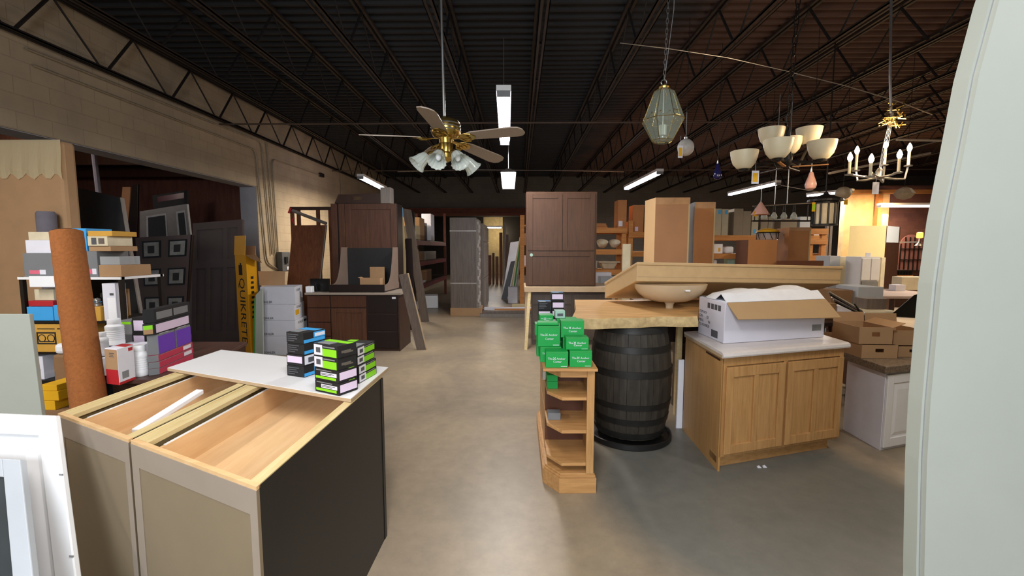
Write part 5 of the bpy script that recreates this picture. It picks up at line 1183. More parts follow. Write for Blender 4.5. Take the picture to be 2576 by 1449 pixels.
YR2 = 10.6; xe, xf = D(1785, 600, YR2)[0], D(2080, 600, YR2)[0]; LV3 = [D(1850, yy, YR2)[1] for yy in (690, 638, 592)]
rack('long pale pine rack behind the tan cartons, pale cartons along its top', xe, xf, YR2, LV3, [xe, (xe + xf) / 2 + .3, xf - .1])
def on(name, label, cat, mat, px0, px1, yt, Y, z, d, dy=.08, bev=.004, grp=None, patches=(), h=None):
    Y = Y + dy; X0 = D(px0, 600, Y)[0]; X1 = D(px1, 600, Y)[0]; h = h or D((px0 + px1) / 2, yt, Y)[1] - z
    o = bx(name, label, cat, mat, (X0, Y, z + .001), X1 - X0, d, h, 0, bev, grp)
    for nm, m, f, a in patches: patch(o, nm, m, X1 - X0, d, h, f, *a)
    return o
M('carton_orange', 'b5794a', .8, amt=.06)
on('tall_carton', 'tall narrow orange brown carton on the rack right of the hutch', 'box', 'carton_orange', 1553, 1575, 503, YR, LV[2], .4, patches=[('white_label', 'white_card', 'f', (.1, .06, .55, .25))])
for k in range(3): on('flat_carton', ['lowest flat orange carton on the rack beside the hutch', 'middle flat orange carton on the rack beside the hutch', 'top flat orange carton on the rack beside the hutch'][k], 'box', 'carton_orange', 1495, 1528 - 2 * k, 0, YR, LV[2] + .034 * k, .4, h=.032)
on('brown_carton', 'brown carton with a pink label on the rack left of the big tan carton', 'box', 'carton_orange', 1591, 1618, 516, YR, LV2[2], .4, patches=[('pink_label', 'lilac', 'f', (.2, .04, .5, .2))])
on('brown_carton', 'second brown carton half behind the big tan carton', 'box', 'card', 1620, 1650, 516, YR, LV2[2], .4)
on('dark_board', 'big dark board standing on the rack behind the brown carton', 'board', 'taupe_wood', 1527, 1620, 500, YR, LV2[2], .03, .5) if 0 else None
def sink(label, px, yb, Y, z, rx, ry, h, tilt=.0, rect=False):
    t = thing('basin', label, 'sink', (D(px, 620, Y)[0], Y, z + .001), group='basins on the orange rack')
    if rect:
        G().ring([(-rx * .6, -ry * .6, 0), (rx * .6, -ry * .6, 0), (rx * .6, ry * .6, 0), (-rx * .6, ry * .6, 0)], [(-rx, -ry, h), (rx, -ry, h), (rx, ry, h), (-rx, ry, h)]).build('bowl', 'cream', t, bev=.02)
        G().box(-rx - .04, -ry - .04, h, rx + .04, ry + .04, h + .03).build('rim', 'cream', t, bev=.01)
    else:
        ax = Vector((0, -math.sin(tilt), math.cos(tilt)))
        off_ = ry * math.sin(tilt) * .55
        G().lathe([(.05, 0), (rx * .55, .01), (rx * .9, h * .6), (rx, h), (rx * .95, h), (rx * .82, h * .6), (rx * .4, .03), (.03, .025)], 28, (0, 0, off_), tuple(ax)).build('bowl', 'cream', t, smooth=True)
    return t
sink('cream oval basin tilted on the middle rack shelf, nearer the hutch', 1514, 627, YR + .3, LV[1], .135, .2, .14, .5)
sink('cream oval basin tilted on the middle rack shelf, next to the post', 1545, 627, YR + .3, LV[1], .13, .19, .14, .5)
sink('cream rectangular sink on the lower rack shelf by the hutch', 1530, 678, YR + .3, LV[0], .20, .18, .15, 0, True)
on('metal_part', 'bright metal fitting beside the rectangular sink', 'fitting', 'steel', 1492, 1504, 655, YR, LV[0], .2, .1, .02)
on('white_pack', 'white pack on the table behind the hutch, under the sink shelf', 'pack', 'white_card', 1500, 1540, 686, 9.2, .80, .3); on('blue_grey_carton', 'blue grey carton just left of the tan vanity top', 'box', 'door_grey', 1513, 1548, 694, 8.2, .82, .3)
tb = thing('back_table', 'plain table behind the hutch carrying the blue grey carton', 'table', (1.35, 8.2, 0)); G().box(0, 0, .78, 1.6, 1.5, .80).build('table_top', 'edge_tan', tb)
for x in (.05, 1.5):
    for y in (.05, 1.4): G().box(x, y, 0, x + .05, y + .05, .78).build('leg', 'edge_tan', tb)
for o in COL.objects:
    if o.name.startswith('blue_grey_carton'): o.location.z = .801
# pale upright box and the big tan cartons on a table
tb = thing('long_back_table', 'long brown table behind the vanity top, carrying the tall tan cartons', 'table', (1.80, 6.1, 0)); G().box(0, 0, .82, 3.05, 1.6, .85).build('table_top', 'walnut', tb, bev=.003)
for x in (.05, 2.95):
    for y in (.05, 1.5): G().box(x, y, 0, x + .06, y + .06, .82).build('leg', 'walnut', tb)
ZQ = .851
def tall(name, label, mat, side, px_side, px0, px1, yt, Y, d, cat='box', z=ZQ, edge=None):
    X0, X1 = D(px0, 600, Y)[0], D(px1, 600, Y)[0]; h = D((px0 + px1) / 2, yt, Y)[1] - z
    xs = D(px_side, 600, Y + d)[0]; sl = (xs - X0) / d
    fr = skew((1, 0), (sl, 1))
    t = thing(name, label, cat, (X0, Y, z)); w = X1 - X0
    G(fr).box(0, 0, 0, w, d, h).build('body', mat, t, bev=.003)
    G(fr).box(-.003, 0, 0, 0, d, h).build('side_panel', side, t)
    if edge:
        G(fr).box(0, -.003, h - edge, w, 0, h).build('top_band', 'tan_edge', t); G(fr).box(w - .02, -.003, 0, w, 0, h - edge).build('edge_strip', 'beige_cab', t)
        G(fr).box(-.004, 0, 0, -.003, d, .16).build('side_foot', 'taupe_board', t)
    return t
M('tan_side_lit', 'd3ad7e', .6, amt=.03)  # lighter tan, with the light falling on the left side painted in
tall('tall_tan_cabinet', 'tallest tan cabinet with a lit left side, behind the vanity top', 'tan_cab', 'tan_side_lit', 1621, 1647, 1733, 497, 6.55, .45, 'cabinet', edge=.1)
M('tan_orange', 'b9804f', .6, amt=.05)
tall('tall_tan_cabinet', 'orange tan cabinet standing right behind the tallest tan one', 'tan_orange', 'grey_paint', 1728, 1745, 1797, 508, 6.95, .45, 'cabinet', edge=.1)
tall('pale_upright', 'pale narrow upright box left of the tallest tan cabinet', 'cream', 'cream', 1569, 1567, 1587, 614, 6.3, .2, z=0) 
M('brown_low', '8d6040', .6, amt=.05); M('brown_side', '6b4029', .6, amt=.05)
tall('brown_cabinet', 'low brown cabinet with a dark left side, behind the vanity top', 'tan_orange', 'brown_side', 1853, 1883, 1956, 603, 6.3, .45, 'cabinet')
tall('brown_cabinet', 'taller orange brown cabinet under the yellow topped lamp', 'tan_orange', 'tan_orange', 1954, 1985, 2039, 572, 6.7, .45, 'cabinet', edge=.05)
tall('brown_tray', 'flat brown tray standing just above the vanity top at the right', 'brown_side', 'brown_side', 1957, 1957, 2076, 656, 6.12, .12, 'tray')
# pale cartons on the long rack
PCX = [(1797, 1813, 525, 'pale carton with a blue sticker on the long rack, leftmost', 1), (1814, 1830, 526, 'second pale carton with a blue sticker on the long rack', 1), (1844, 1867, 525, 'grey beige carton on the long rack, third along', 0), (1867, 1887, 531, 'grey beige carton on the long rack, fourth along', 0), (1889, 1906, 541, 'pale carton with a blue sticker low on it, behind the pink cone', 2), (1912, 1938, 545, 'pale carton behind the hanging bulb bar', 0), (1962, 2003, 550, 'grey carton farther along the long rack', 0), (2010, 2036, 545, 'blue lit carton at the right of the long rack', 3)]
M('pale_carton', 'aba48f', .7, amt=.06); M('grey_beige', '867a69', .7, amt=.06)
for x0, x1, yt, lab, k in PCX:
    on('pale_carton', lab, 'box', 'door_grey' if k == 3 else ('pale_carton' if k else 'grey_beige'), x0, x1, yt, YR2, LV3[2], .4, grp='pale cartons along the long rack', patches=[('blue_sticker', 'sky_blue', 'f', (.45, .8, .85, .95) if k == 1 else (.3, .1, .7, .3))] if k in (1, 2) else [])
on('white_sink_carton', 'white carton with a yellow sticker on the shelf right of the tan cabinets', 'box', 'white_plastic', 1797, 1819, 614, YR2, LV3[1], .3, patches=[('yellow_sticker', 'yellow', 'f', (.5, .2, .75, .6))])
on('white_basin', 'white glossy basin on the shelf right of the white sticker carton', 'sink', 'white_plastic', 1827, 1848, 620, YR2, LV3[1], .3, .1, .04)
on('white_toilet_lid', 'white rounded lid on the lower shelf beside the tan cabinets', 'lid', 'white_plastic', 1797, 1808, 652, YR2, LV3[0], .3, .05, .05); on('green_pack', 'pale green printed pack on the lower shelf left of the brown cabinet', 'pack', 'teal', 1833, 1851, 652, YR2, LV3[0], .2)
on('white_sheet', 'white folded sheet on the rack behind the black lantern', 'sheet', 'white_card', 2040, 2060, 578, YR2, LV3[2], .3)
# pine shelf bay behind the black lantern
YR3 = 9.4; xg, xh = D(2034, 600, YR3)[0], D(2080, 600, YR3)[0]
rack('small pine shelf bay right of the orange brown cabinet', xg, xh, YR3, [D(2055, yy, YR3)[1] for yy in (643, 600, 575)], [xg, xh - .1], depth=.5)
for k, x in enumerate((2078, 2087)): tag(G().box(0, 0, 0, .05, .06, D(x, 560, 9.5)[1]).build('pale_post', 'grey_wood', loc=(D(x, 600, 9.5)[0], 9.5, 0)), ['left of two pale posts behind the black lantern', 'right of two pale posts behind the black lantern'][k], 'post')
# beige wardrobe by the brick wall, white cabinets before it
Yw = 9.6; X0, X1 = D(2136, 600, Yw)[0], D(2228, 600, Yw)[0]; zt_ = D(2185, 568, Yw)[1]; X2 = D(2262, 600, Yw + .55)[0]
t = thing('beige_wardrobe', 'large beige cabinet with a dark brown right side, before the brick wall', 'cabinet', (X0, Yw, 0)); fr = skew((1, 0), ((X2 - X1) / .55, 1))
M('wardrobe_beige', 'd0bd8a', .55, amt=.03)
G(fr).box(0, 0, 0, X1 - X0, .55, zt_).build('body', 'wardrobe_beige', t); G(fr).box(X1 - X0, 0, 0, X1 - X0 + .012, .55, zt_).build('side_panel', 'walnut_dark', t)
G(fr).box(X1 - X0 + .012, .01, zt_ - .35, X1 - X0 + .015, .5, zt_).build('side_top', 'door_grey', t)
Yc = 8.6
def cab(label, px0, px1, yt, mat, Y, kind=0):
    X0, X1 = D(px0, 680, Y)[0], D(px1, 680, Y)[0]; h = D((px0 + px1) / 2, yt, Y)[1]
    t = thing('pale_cabinet', label, 'cabinet', (X0, Y, 0), group='pale cabinets before the beige wardrobe'); w = X1 - X0
    if kind == 1:
        G().box(0, 0, 0, .03, .4, h).box(w - .03, 0, 0, w, .4, h).build('side_panel', mat, t); G().box(.03, .37, 0, w - .03, .4, h).build('back_panel', 'grey_paint', t)
        for k in range(4): G().box(.03, 0, h - .02 - .165 * k, w - .03, .37, h - .165 * k).build('shelf_board', mat, t)
        G().box(.03, .0, 0, w - .03, .02, h - .55).build('front_panel', mat, t)
    elif kind == 2:
        G().box(0, .02, 0, w, .4, h).build('body', mat, t); z0 = h - .42
        for k in range(2): G().box(w * .5 * k + .01, 0, z0, w * .5 * (k + 1) - .006, .02, h - .03).build('door', mat, t, bev=.003)
        G().box(.02, -.002, z0 - .14, w - .02, .02, z0 - .02).build('drawer', 'grey_paint', t)
    else: G().box(0, 0, 0, w, .4, h).build('body', mat, t, bev=.003)
    return t
cab('pale grey cabinet left of the shelf unit, before the lit cream wall', 2086, 2112, 644, 'door_grey', Yc); cab('cream cabinet between the pale grey one and the open shelves', 2112, 2144, 646, 'cream', Yc + .02)
cab('narrow open shelf cabinet beside the bright white one', 2144, 2166, 646, 'cream', Yc + .04, 1); cab('bright white two door cabinet before the beige wardrobe', 2167, 2214, 646, 'white_paint', Yc - .5, 2); cab('cream cabinet end right of the bright white cabinet', 2216, 2226, 648, 'cream', Yc + .05)
bx('white_card_sign', 'small white card standing on the bright white cabinet', 'card', 'white_card', (D(2178, 640, Yc - .4)[0], Yc - .4, D(2190, 646, Yc - .5)[1] + .001), .09, .01, .07)
# arched dark window with iron bars in the brick wall and the low glowing shelf
t = thing('arched_window', 'arched reddish window with dark iron bars in the far brick wall', 'window', (D(2262, 690, 13.9)[0], 13.9, D(2262, 682, 13.9)[1])); t['kind'] = 'structure'
w_ = D(2318, 690, 13.9)[0] - D(2262, 690, 13.9)[0]; h_ = D(2290, 590, 13.9)[1] - D(2290, 682, 13.9)[1]
arch = [(0, 0), (w_, 0)] + [(w_ * .5 + w_ * .5 * math.cos(PI * i / 12), h_ - w_ * .5 + w_ * .5 * math.sin(PI * i / 12)) for i in range(13)]
M('arch_pane', '7d5350', .6, amt=.1, sc=8); G().prismy(arch, .04, .08).build('pane', 'arch_pane', t); g = G()
for i in range(6): g.box(w_ * i / 5 - .012, 0, 0, w_ * i / 5 + .012, .03, h_ * (.75 if i in (0, 5) else .93)) if i < 6 else 0
for z in (.0, .3, .6): g.box(0, -.01, h_ * z, w_, .02, h_ * z + .025)
g.build('bars', 'dark_metal', t)
Yg = 12.6; X0, X1 = D(2246, 688, Yg)[0], D(2297, 688, Yg)[0]; z0 = D(2270, 692, Yg)[1]
t = thing('lit_shelf', 'dark low display with a warm lit lower edge under the arched window', 'display', (X0, Yg, 0)); G().box(0, 0, 0, X1 - X0, .3, z0 - .06).build('stand', 'walnut_dark', t); G().box(0, -.01, z0 - .06, X1 - X0, .3, z0).build('lit_edge', 'tan_orange', t)
g = G()
for k in range(7): g.box((X1 - X0) * k / 7, 0, z0, (X1 - X0) * k / 7 + .06, .2, z0 + .10)
g.box(0, 0, z0 + .1, X1 - X0, .25, z0 + .14).build('openwork', 'dark_metal', t)
t = thing('wall_lamp', 'small wall lamp with a glowing orange shade on the brick wall', 'lamp', P3(2314, 592, 12.4)); G().lathe([(.04, 0), (.075, .02), (.07, .15), (.04, .17)], 14, (0, 0, -.08)).build('shade', 'glow_orange', t, smooth=True); G().lathe([(.10, -.2), (.02, -.1), (.02, 0)], 12, (0, 0, -.08)).box(-.02, 0, -.2, .02, .9, -.16).build('bracket', 'steel', t, smooth=True)
# tables and clutter between oak base and the wardrobe
def table(name, label, px0, px1, yf, Y, d, mat, leg, th=.04, z=None):
    X0, X1 = D(px0, yf, Y)[0], D(px1, yf, Y)[0]; zz = D((px0 + px1) / 2, yf, Y)[1] if z is None else z
    t = thing(name, label, 'table', (X0, Y, 0)); w = X1 - X0
    G().box(0, 0, zz - th, w, d, zz).build('table_top', mat, t, bev=.006)
    for x in (.05, w - .1):
        for y in (.05, d - .1): G().box(x, y, 0, x + .05, y + .05, zz - th).build('leg', leg, t)
    return t, zz
M('pink_cloth', 'c9b3aa', .7, amt=.06)
_, zA = table('pink_table', 'wide table with a pinkish top before the beige wardrobe', 2160, 2420, 745, 6.6, 1.2, 'pink_cloth', 'walnut_dark')
bx('white_stool_box', 'small white box at the back of the pinkish table', 'box', 'white_card', (D(2242, 705, 7.5)[0], 7.4, zA + .001), .16, .14, .10); bx('cream_box', 'cream box behind the small white one on the pinkish table', 'box', 'cream', (D(2262, 705, 7.6)[0], 7.55, zA + .001), .42, .2, .22)
Yp = 5.6
bx('white_plastic_carton', 'white plastic carton standing before the pinkish table', 'box', 'door_grey', (D(2158, 745, Yp)[0], Yp, 0.70), D(2222, 745, Yp)[0] - D(2158, 745, Yp)[0], .4, D(2190, 722, Yp)[1] - .70, 0, .005)
_, zB = table('carton_table', 'plain low table under the white plastic carton', 2085, 2235, 790, 5.5, .6, 'walnut', 'walnut', z=.699)
bx('brown_carton', 'brown open carton on the low table left of the white plastic one', 'box', 'card_dark', (D(2090, 760, 5.65)[0], 5.65, .70), .27, .3, D(2130, 730, 5.65)[1] - .70, 0, .004)
t, zC = table('brown_desk', 'brown desk with a pale rounded top behind the trays', 2160, 2260, 783, 4.85, .5, 'cream', 'walnut'); 
G().box(.04, .03, .1, .42, .45, zC - .045).build('drawer_unit', 'walnut', t)
bx('wood_crate', 'grey brown wooden crate on the brown desk', 'crate', 'taupe_wood', (D(2180, 770, 5.0)[0], 5.0, zC + .001), .22, .2, D(2200, 752, 5.0)[1] - zC, 0, .004)
slab('sloped_board', 'black sloping panel with a pale edge beside the door post', 'panel', 'black_gloss', [(2238, 795), (2325, 800), (2325, 735), (2300, 742)], 4.75, 4.9, None, .02, None)
g = G(); 
for k in range(5): 
    a = P3(2085 + 4 * k, 735 + 6 * k, 4.66 + .03 * k); b = P3(2160 + 8 * k, 778 + 6 * k, 4.66 + .03 * k); tag(G().tube([(0, 0, 0), tuple(Vector(b) - Vector(a))], .013, 6).build('metal_rod', ['steel', 'dark_metal', 'white_paint', 'steel', 'dark_metal'][k], loc=a), ['uppermost slanting metal rod behind the white carton', 'dark slanting rod below the uppermost one', 'white slanting rod in the bundle behind the white carton', 'fourth slanting rod of the bundle', 'lowest dark rod of the bundle behind the white carton'][k], 'rod', 'slanting rods behind the white carton')
_, zD = table('clutter_table', 'dark table behind the oak base carrying white pack and rods', 2060, 2180, 812, 4.66, .4, 'espresso', 'espresso')
o = on('white_pack', 'white flat pack with dark print behind the white carton flap', 'pack', 'white_card', 2118, 2154, 770, 4.82, zD, .15, .08)
on('brown_pack', 'brown carton left of the white flat pack behind the carton flap', 'box', 'card_dark', 2082, 2116, 764, 4.84, zD, .2, .06)
pth = [P3(x, y, 4.40) for x, y in [(2150, 765), (2168, 790), (2180, 815), (2186, 840)]]; tag(G().tube([tuple(Vector(p) - Vector(pth[0])) for p in pth], .008, 6).build('black_cable', 'black_paint', loc=pth[0]), 'black cable curving down behind the cardboard trays', 'cable')
# scraps of paper on the floor by the oak base
for k, (x, y) in enumerate([(1906, 1178), (1920, 1177)]):
    X, Y_ = P(x, y, 0); tag(G().ring([(0, 0, 0), (.03, 0, 0), (.025, .03, 0), (.005, .025, 0)], [(0.002, .002, .006), (.028, .001, .004), (.024, .028, .009), (.006, .024, .005)]).build('paper_scrap', 'white_card', loc=(X, Y_, .001)), ['left of two white paper scraps on the floor before the oak base', 'right of two white paper scraps on the floor before the oak base'][k], 'paper', 'paper scraps on the floor')
# ================================================================ hanging lamps
def chain(g, p, q, n, r=.018, th=.0035):
    p, q = Vector(p), Vector(q); d = (q - p) / n; u_ = d.normalized(); a = u_.cross(Vector((0, 1, 0))).normalized(); b = u_.cross(a)
    for i in range(n):
        c = p + d * (i + .5); e = a if i % 2 else b; L = d.length * .68
        g.tube([tuple(c + u_ * L * math.cos(2 * PI * k / 10) + e * r * math.sin(2 * PI * k / 10)) for k in range(11)], th, 5)
    return g
def price_tag(par, off, w=.05, h=.10, face='yellow', border='white_card', string=.08, rz=0.):
    g = G(); x, y, z = off
    G().box(x - w / 2, y - .002, z - h, x + w / 2, y, z).build('tag_card', border, par)
    if face: G().box(x - w * .36, y - .003, z - h * .86, x + w * .36, y - .002, z - h * .18).build('tag_face', face, par)
    G().tube([(x, y, z), (x, y, z + string)], .0012, 4).build('tag_string', 'white_card', par)
# ---- ceiling fan
Yf = 3.63; hub = Vector(P3(1122, 345, Yf))
t = thing('ceiling_fan', 'brass ceiling fan with five taupe blades and four glass lamp shades', 'ceiling fan', tuple(hub))
zc = 4.80 - hub.z
topx = D(1113, 110, Yf)[0] - hub.x
G().tube([(topx * 2.2, 0, zc), (-.012, 0, .12)], .011, 10).build('down_rod', 'steel', t, smooth=True)
G().lathe([(.06, zc - .06), (.03, zc - .1)], 16, (topx * 2.2, 0, 0)).build('canopy', 'brass', t, smooth=True)
G().lathe([(.02, .16), (.045, .14), (.10, .125), (.115, .10), (.118, .03), (.10, .0), (.06, -.01), (.055, -.05)], 32).build('motor_housing', 'brass', t, smooth=True)
for z in (.04, .065, .09): G().lathe([(.117, z), (.121, z + .005), (.117, z + .01)], 32).build('motor_ring', 'steel', t, smooth=True)
G().lathe([(.05, -.04), (.055, -.06), (.055, -.12), (.07, -.135), (.065, -.165), (.03, -.185), (.012, -.2)], 24).build('light_kit', 'brass', t, smooth=True)
zb = -.035
# blades aim at their tips in the photograph
tips = [((915, 359), 177), ((1318, 345), 0), ((1245, 408), 0), ((1062, 278), 0), ((1042, 425), 0)]
angs = [174, 18 - 4, -50 + 8, 246 - 360 + 228, 88]
# five blades evenly spaced: solve the common rotation from the leftmost tip
base_a = math.radians(-93)
for k in range(5):
    a = base_a + k * 2 * PI / 5; ca, sa = math.cos(a), math.sin(a); tw = math.radians(-13)
    def bl(p, ca=ca, sa=sa):
        r, s, z = p; y = s * math.cos(tw); zz = zb + .03 - .05 * r - .10 * sa * r + z + s * math.sin(tw); return (r * ca - y * sa, r * sa + y * ca, zz)
    pts = [(.20, -.045), (.24, -.058), (.58, -.072), (.635, -.06), (.66, -.025), (.66, .03), (.635, .06), (.58, .072), (.24, .058), (.20, .045)]
    G(bl).prism(pts, -.004, .004).build('blade', 'blade', t)
    g = G(bl)
    g.prism([(.07, -.012), (.13, -.018), (.15, -.045), (.19, -.055), (.235, -.04), (.26, 0), (.235, .04), (.19, .055), (.15, .045), (.13, .018), (.07, .012)], -.012, -.005)
    for s in (-1, 1): g.tube([(.12, .01 * s, -.012), (.155, .05 * s, -.018), (.2, .045 * s, -.02), (.21, .015 * s, -.018), (.16, .015 * s, -.016)], .006, 6)
    g.build('blade_iron', 'brass', t)
for k, adeg in enumerate((205, 262, 305, 30)):
    a = math.radians(adeg); ca, sa = math.cos(a), math.sin(a); dn = Vector((ca * .72, sa * .72, -.70)).normalized()
    s0 = Vector((ca * .05, sa * .05, -.15)); s1 = Vector((ca * .135, sa * .135, -.13)); s2 = s1 + dn * .03
    f = G().tube([tuple(s0), tuple((s0 + s1) / 2 + Vector((0, 0, .02))), tuple(s1), tuple(s2)], .010, 8).build('lamp_arm', 'brass', t, smooth=True)
    n = 28; pr = [(.024, 0), (.034, .012), (.047, .045), (.052, .075), (.060, .100), (.074, .122)]
    q = Vector((0, 0, 1)).rotation_difference(dn); vs = []
    for r, z in pr + [(r - .003, z - .001) for r, z in pr[::-1]]:
        for i in range(n):
            w = 2 * PI * i / n; rr = r * (1 + .045 * (1 if i % 2 else -1)); p = q @ Vector((rr * math.cos(w), rr * math.sin(w), z)); vs.append(tuple(s2 + p))
    m = len(pr) * 2; fs = [(i * n + j, i * n + (j + 1) % n, (i + 1) * n + (j + 1) % n, (i + 1) * n + j) for i in range(m - 1) for j in range(n)]
    G().add(vs, fs).build('glass_shade', 'frost_glass', f, smooth=True)
    G().ball(tuple(s2 + dn * .06), .022, .022, .03).build('bulb', 'white_plastic', f, smooth=True)
# ---- crystal lantern on a chain
Yl = 3.70; c = Vector(P3(1668, 296, Yl)); t = thing('crystal_lantern', 'faceted clear glass lantern with gold trim hanging on a chain', 'hanging lamp', tuple(c))
zt_ = D(1668, 222, Yl)[1] - c.z; zb_ = D(1668, 360, Yl)[1] - c.z; zm = D(1668, 304, Yl)[1] - c.z; rm = .168
pr = [(.035, zt_), (.085, zt_ - .035), (rm, zm), (.085, zb_ + .02), (.055, zb_)]
n = 8; tl = .12
vs = [(r * math.cos(2 * PI * k / n + .2), r * math.sin(2 * PI * k / n + .2), z) for r, z in pr for k in range(n)]
fs = [(i * n + k, i * n + (k + 1) % n, (i + 1) * n + (k + 1) % n, (i + 1) * n + k) for i in range(len(pr) - 1) for k in range(n)]
G().add(vs, fs).build('glass_panes', 'lamp_glass', t)
g = G()
for i, j in [(i * n + k, (i + 1) * n + k) for i in range(len(pr) - 1) for k in range(n)] + [(2 * n + k, 2 * n + (k + 1) % n) for k in range(n)] + [(3 * n + k, 3 * n + (k + 1) % n) for k in range(n)]: g.tube([vs[i], vs[j]], .0022, 5)
g.lathe([(.036, zt_ - .005), (.04, zt_ + .01), (.015, zt_ + .03)], 12); g.build('frame', 'brass', t)
g = G(); random.seed(5)
for k in range(26):
    a = 2 * PI * k / 26; r0 = .128; p = Vector((r0 * math.cos(a), r0 * math.sin(a), zm + .015)); g.tube([tuple(p), tuple(p + Vector((random.uniform(-.02, .02), random.uniform(-.02, .02), random.uniform(.0, .03)))), tuple(p + Vector((.03 * math.cos(a + 1), .03 * math.sin(a + 1), random.uniform(-.02, .04))))], .005, 5)
g.build('gold_filigree', 'brass', t, smooth=True)
G().tube([(0, 0, zt_), (0, 0, zb_ + .03)], .006, 8).lathe([(.03, zb_ + .03), (.034, zb_ + .035), (.034, zb_ + .045), (.012, zb_ + .05)], 14).build('stem', 'steel', t, smooth=True)
G().lathe([(.028, zb_ + .06), (.03, zb_ + .06), (.03, zb_ + .14), (.028, zb_ + .14)], 16).build('inner_cup', 'frost_glass', t)
g = G(); g.tube([(.022 * math.cos(k * PI / 6), 0, zt_ + .045 + .022 * math.sin(k * PI / 6)) for k in range(13)], .004, 6); zc2 = 4.78 - c.z
chain(g, (.0, 0, zt_ + .065), (.045, .0, zc2), 46, .009, .0022); g.build('chain', 'steel', t)
G().tube([(.004, .004, zt_ + .06), (.06, .0, zt_ + .6), (.05, 0, zc2)], .002, 5).build('cord', 'clear_plastic', t)
# ---- small lamps on cords
def cord_lamp(name, label, px, py, Y, build, rod=0., mat='dark_metal', top=4.10, r=.003, dx=0.):
    c = Vector(P3(px, py, Y)); t = thing(name, label, 'hanging lamp', tuple(c), group='small lamps hanging on cords'); zt = build(t, c)
    g = G(); g.tube([(0, 0, zt), (dx, 0, top - c.z)], r, 5); g.build('cord', mat, t)
    if rod: G().tube([(0, 0, zt), (dx * .1, 0, zt + rod)], .004, 6).build('rod', 'steel', t)
    return t
def b_globe(t, c): 
    G().ball((0, 0, 0), .088, .088, .092, 24, 14).build('globe', 'shell_glass', t, smooth=True); G().lathe([(.02, .085), (.02, .11), (.008, .12)], 10).build('cap', 'steel', t); price_tag(t, (-.09, -.095, .0), .05, .13, 'yellow', 'white_card', .1); return .12
M('shell_glass', 'b9b3ad', .35, amt=.1, sc=25)
cord_lamp('globe_lamp', 'small grey white globe lamp with a long yellow tag, right of the crystal lantern', 1725, 371, 5.0, b_globe, .25)
def b_tear(mat, h, r):
    def f(t, c):
        pr = [(.004, h * .5), (.02, h * .42), (r * .55, h * .2), (r * .9, -h * .08), (r, -h * .26), (r * .85, -h * .42), (r * .4, -h * .5)]
        G().lathe(pr, 24).build('glass_shade', mat, t, smooth=True); G().lathe([(.012, h * .5 - .01), (.008, h * .5 + .03)], 8).build('cap', 'steel', t); return h * .5 + .02
    return f
cord_lamp('teardrop_lamp', 'dark blue glass teardrop lamp above the strip lights', 1805, 431, 5.6, b_tear('blue_glass', .20, .048)); cord_lamp('teardrop_lamp', 'pink glass teardrop lamp under the six shade chandelier', 2040, 454, 5.2, b_tear('pink_glass', .21, .058), .1)
def b_cone(t, c):
    G().lathe([(.012, .13), (.02, .12), (.135, -.07), (.13, -.072), (.018, .11)], 28).build('cone_shade', 'pink_glass', t, smooth=True); price_tag(t, (-.1, -.05, -.02), .05, .08, 'yellow', 'yellow', .04); return .13
cord_lamp('cone_lamp', 'pink cone shaped glass lamp before the pale cartons', 1913, 529, 7.2, b_cone, .28)
def b_speck(t, c):
    G().ball((0, 0, .0), .092, .092, .088, 24, 14).build('globe', 'stone_glass', t, smooth=True); price_tag(t, (.0, -.06, -.09), .05, .07, 'yellow', 'yellow', .03); return .088
cord_lamp('globe_lamp', 'speckled stone globe lamp with a yellow tag, above the black lantern', 2121, 486, 6.2, b_speck)
def b_oval(t, c): G().lathe([(.02, .085), (.07, .06), (.112, .0), (.07, -.06), (.02, -.075)], 8).build('faceted_globe', 'stone_glass', t); return .085
cord_lamp('globe_lamp', 'faceted olive beige lamp hanging alone at the far right', 2275, 487, 5.9, b_oval)
def b_flush(t, c):
    G().lathe([(.16, .02), (.15, .05), (.08, .075), (.02, .085)], 24).build('yellow_shade', 'yellow', t, smooth=True); G().lathe([(.165, .01), (.17, .015), (.165, .025)], 24).build('rim', 'dark_metal', t, smooth=True)
    G().lathe([(.15, .01), (.15, -.09), (.14, -.095)], 14).build('glass_bowl', 'clear_plastic', t); g = G()
    for k in range(10):
        a = 2 * PI * k / 10; g.tube([(.15 * math.cos(a), .15 * math.sin(a), .01), (.15 * math.cos(a + .3), .15 * math.sin(a + .3), -.09)], .005, 4)
    g.build('wire_cage', 'dark_metal', t); return .085
cord_lamp('cage_lamp', 'drum lamp with a yellow dome top before the orange brown cabinet', 1931, 588, 7.0, b_flush)
# bright pendant lantern beyond the fan
def b_bright(t, c):
    G().ring([(-.10, -.10, -.14), (.10, -.10, -.14), (.10, .10, -.14), (-.10, .10, -.14)], [(-.125, -.125, .12), (.125, -.125, .12), (.125, .125, .12), (-.125, .125, .12)]).build('lit_panes', 'lantern_white', t)
    G().ring([(-.14, -.14, .12), (.14, -.14, .12), (.14, .14, .12), (-.14, .14, .12)], [(-.03, -.03, .2), (.03, -.03, .2), (.03, .03, .2), (-.03, .03, .2)]).build('cap', 'dark_metal', t)
    g = G()
    for sx in (-1, 1):
        for sy in (-1, 1): g.tube([(.102 * sx, .102 * sy, -.145), (.127 * sx, .127 * sy, .12)], .006, 5)
    g.build('frame', 'steel', t); return .2
cord_lamp('lit_lantern', 'brightly lit square lantern on a rod, right of the ceiling fan lamps', 1279, 453, 8.0, b_bright, .0, 'steel', r=.007)
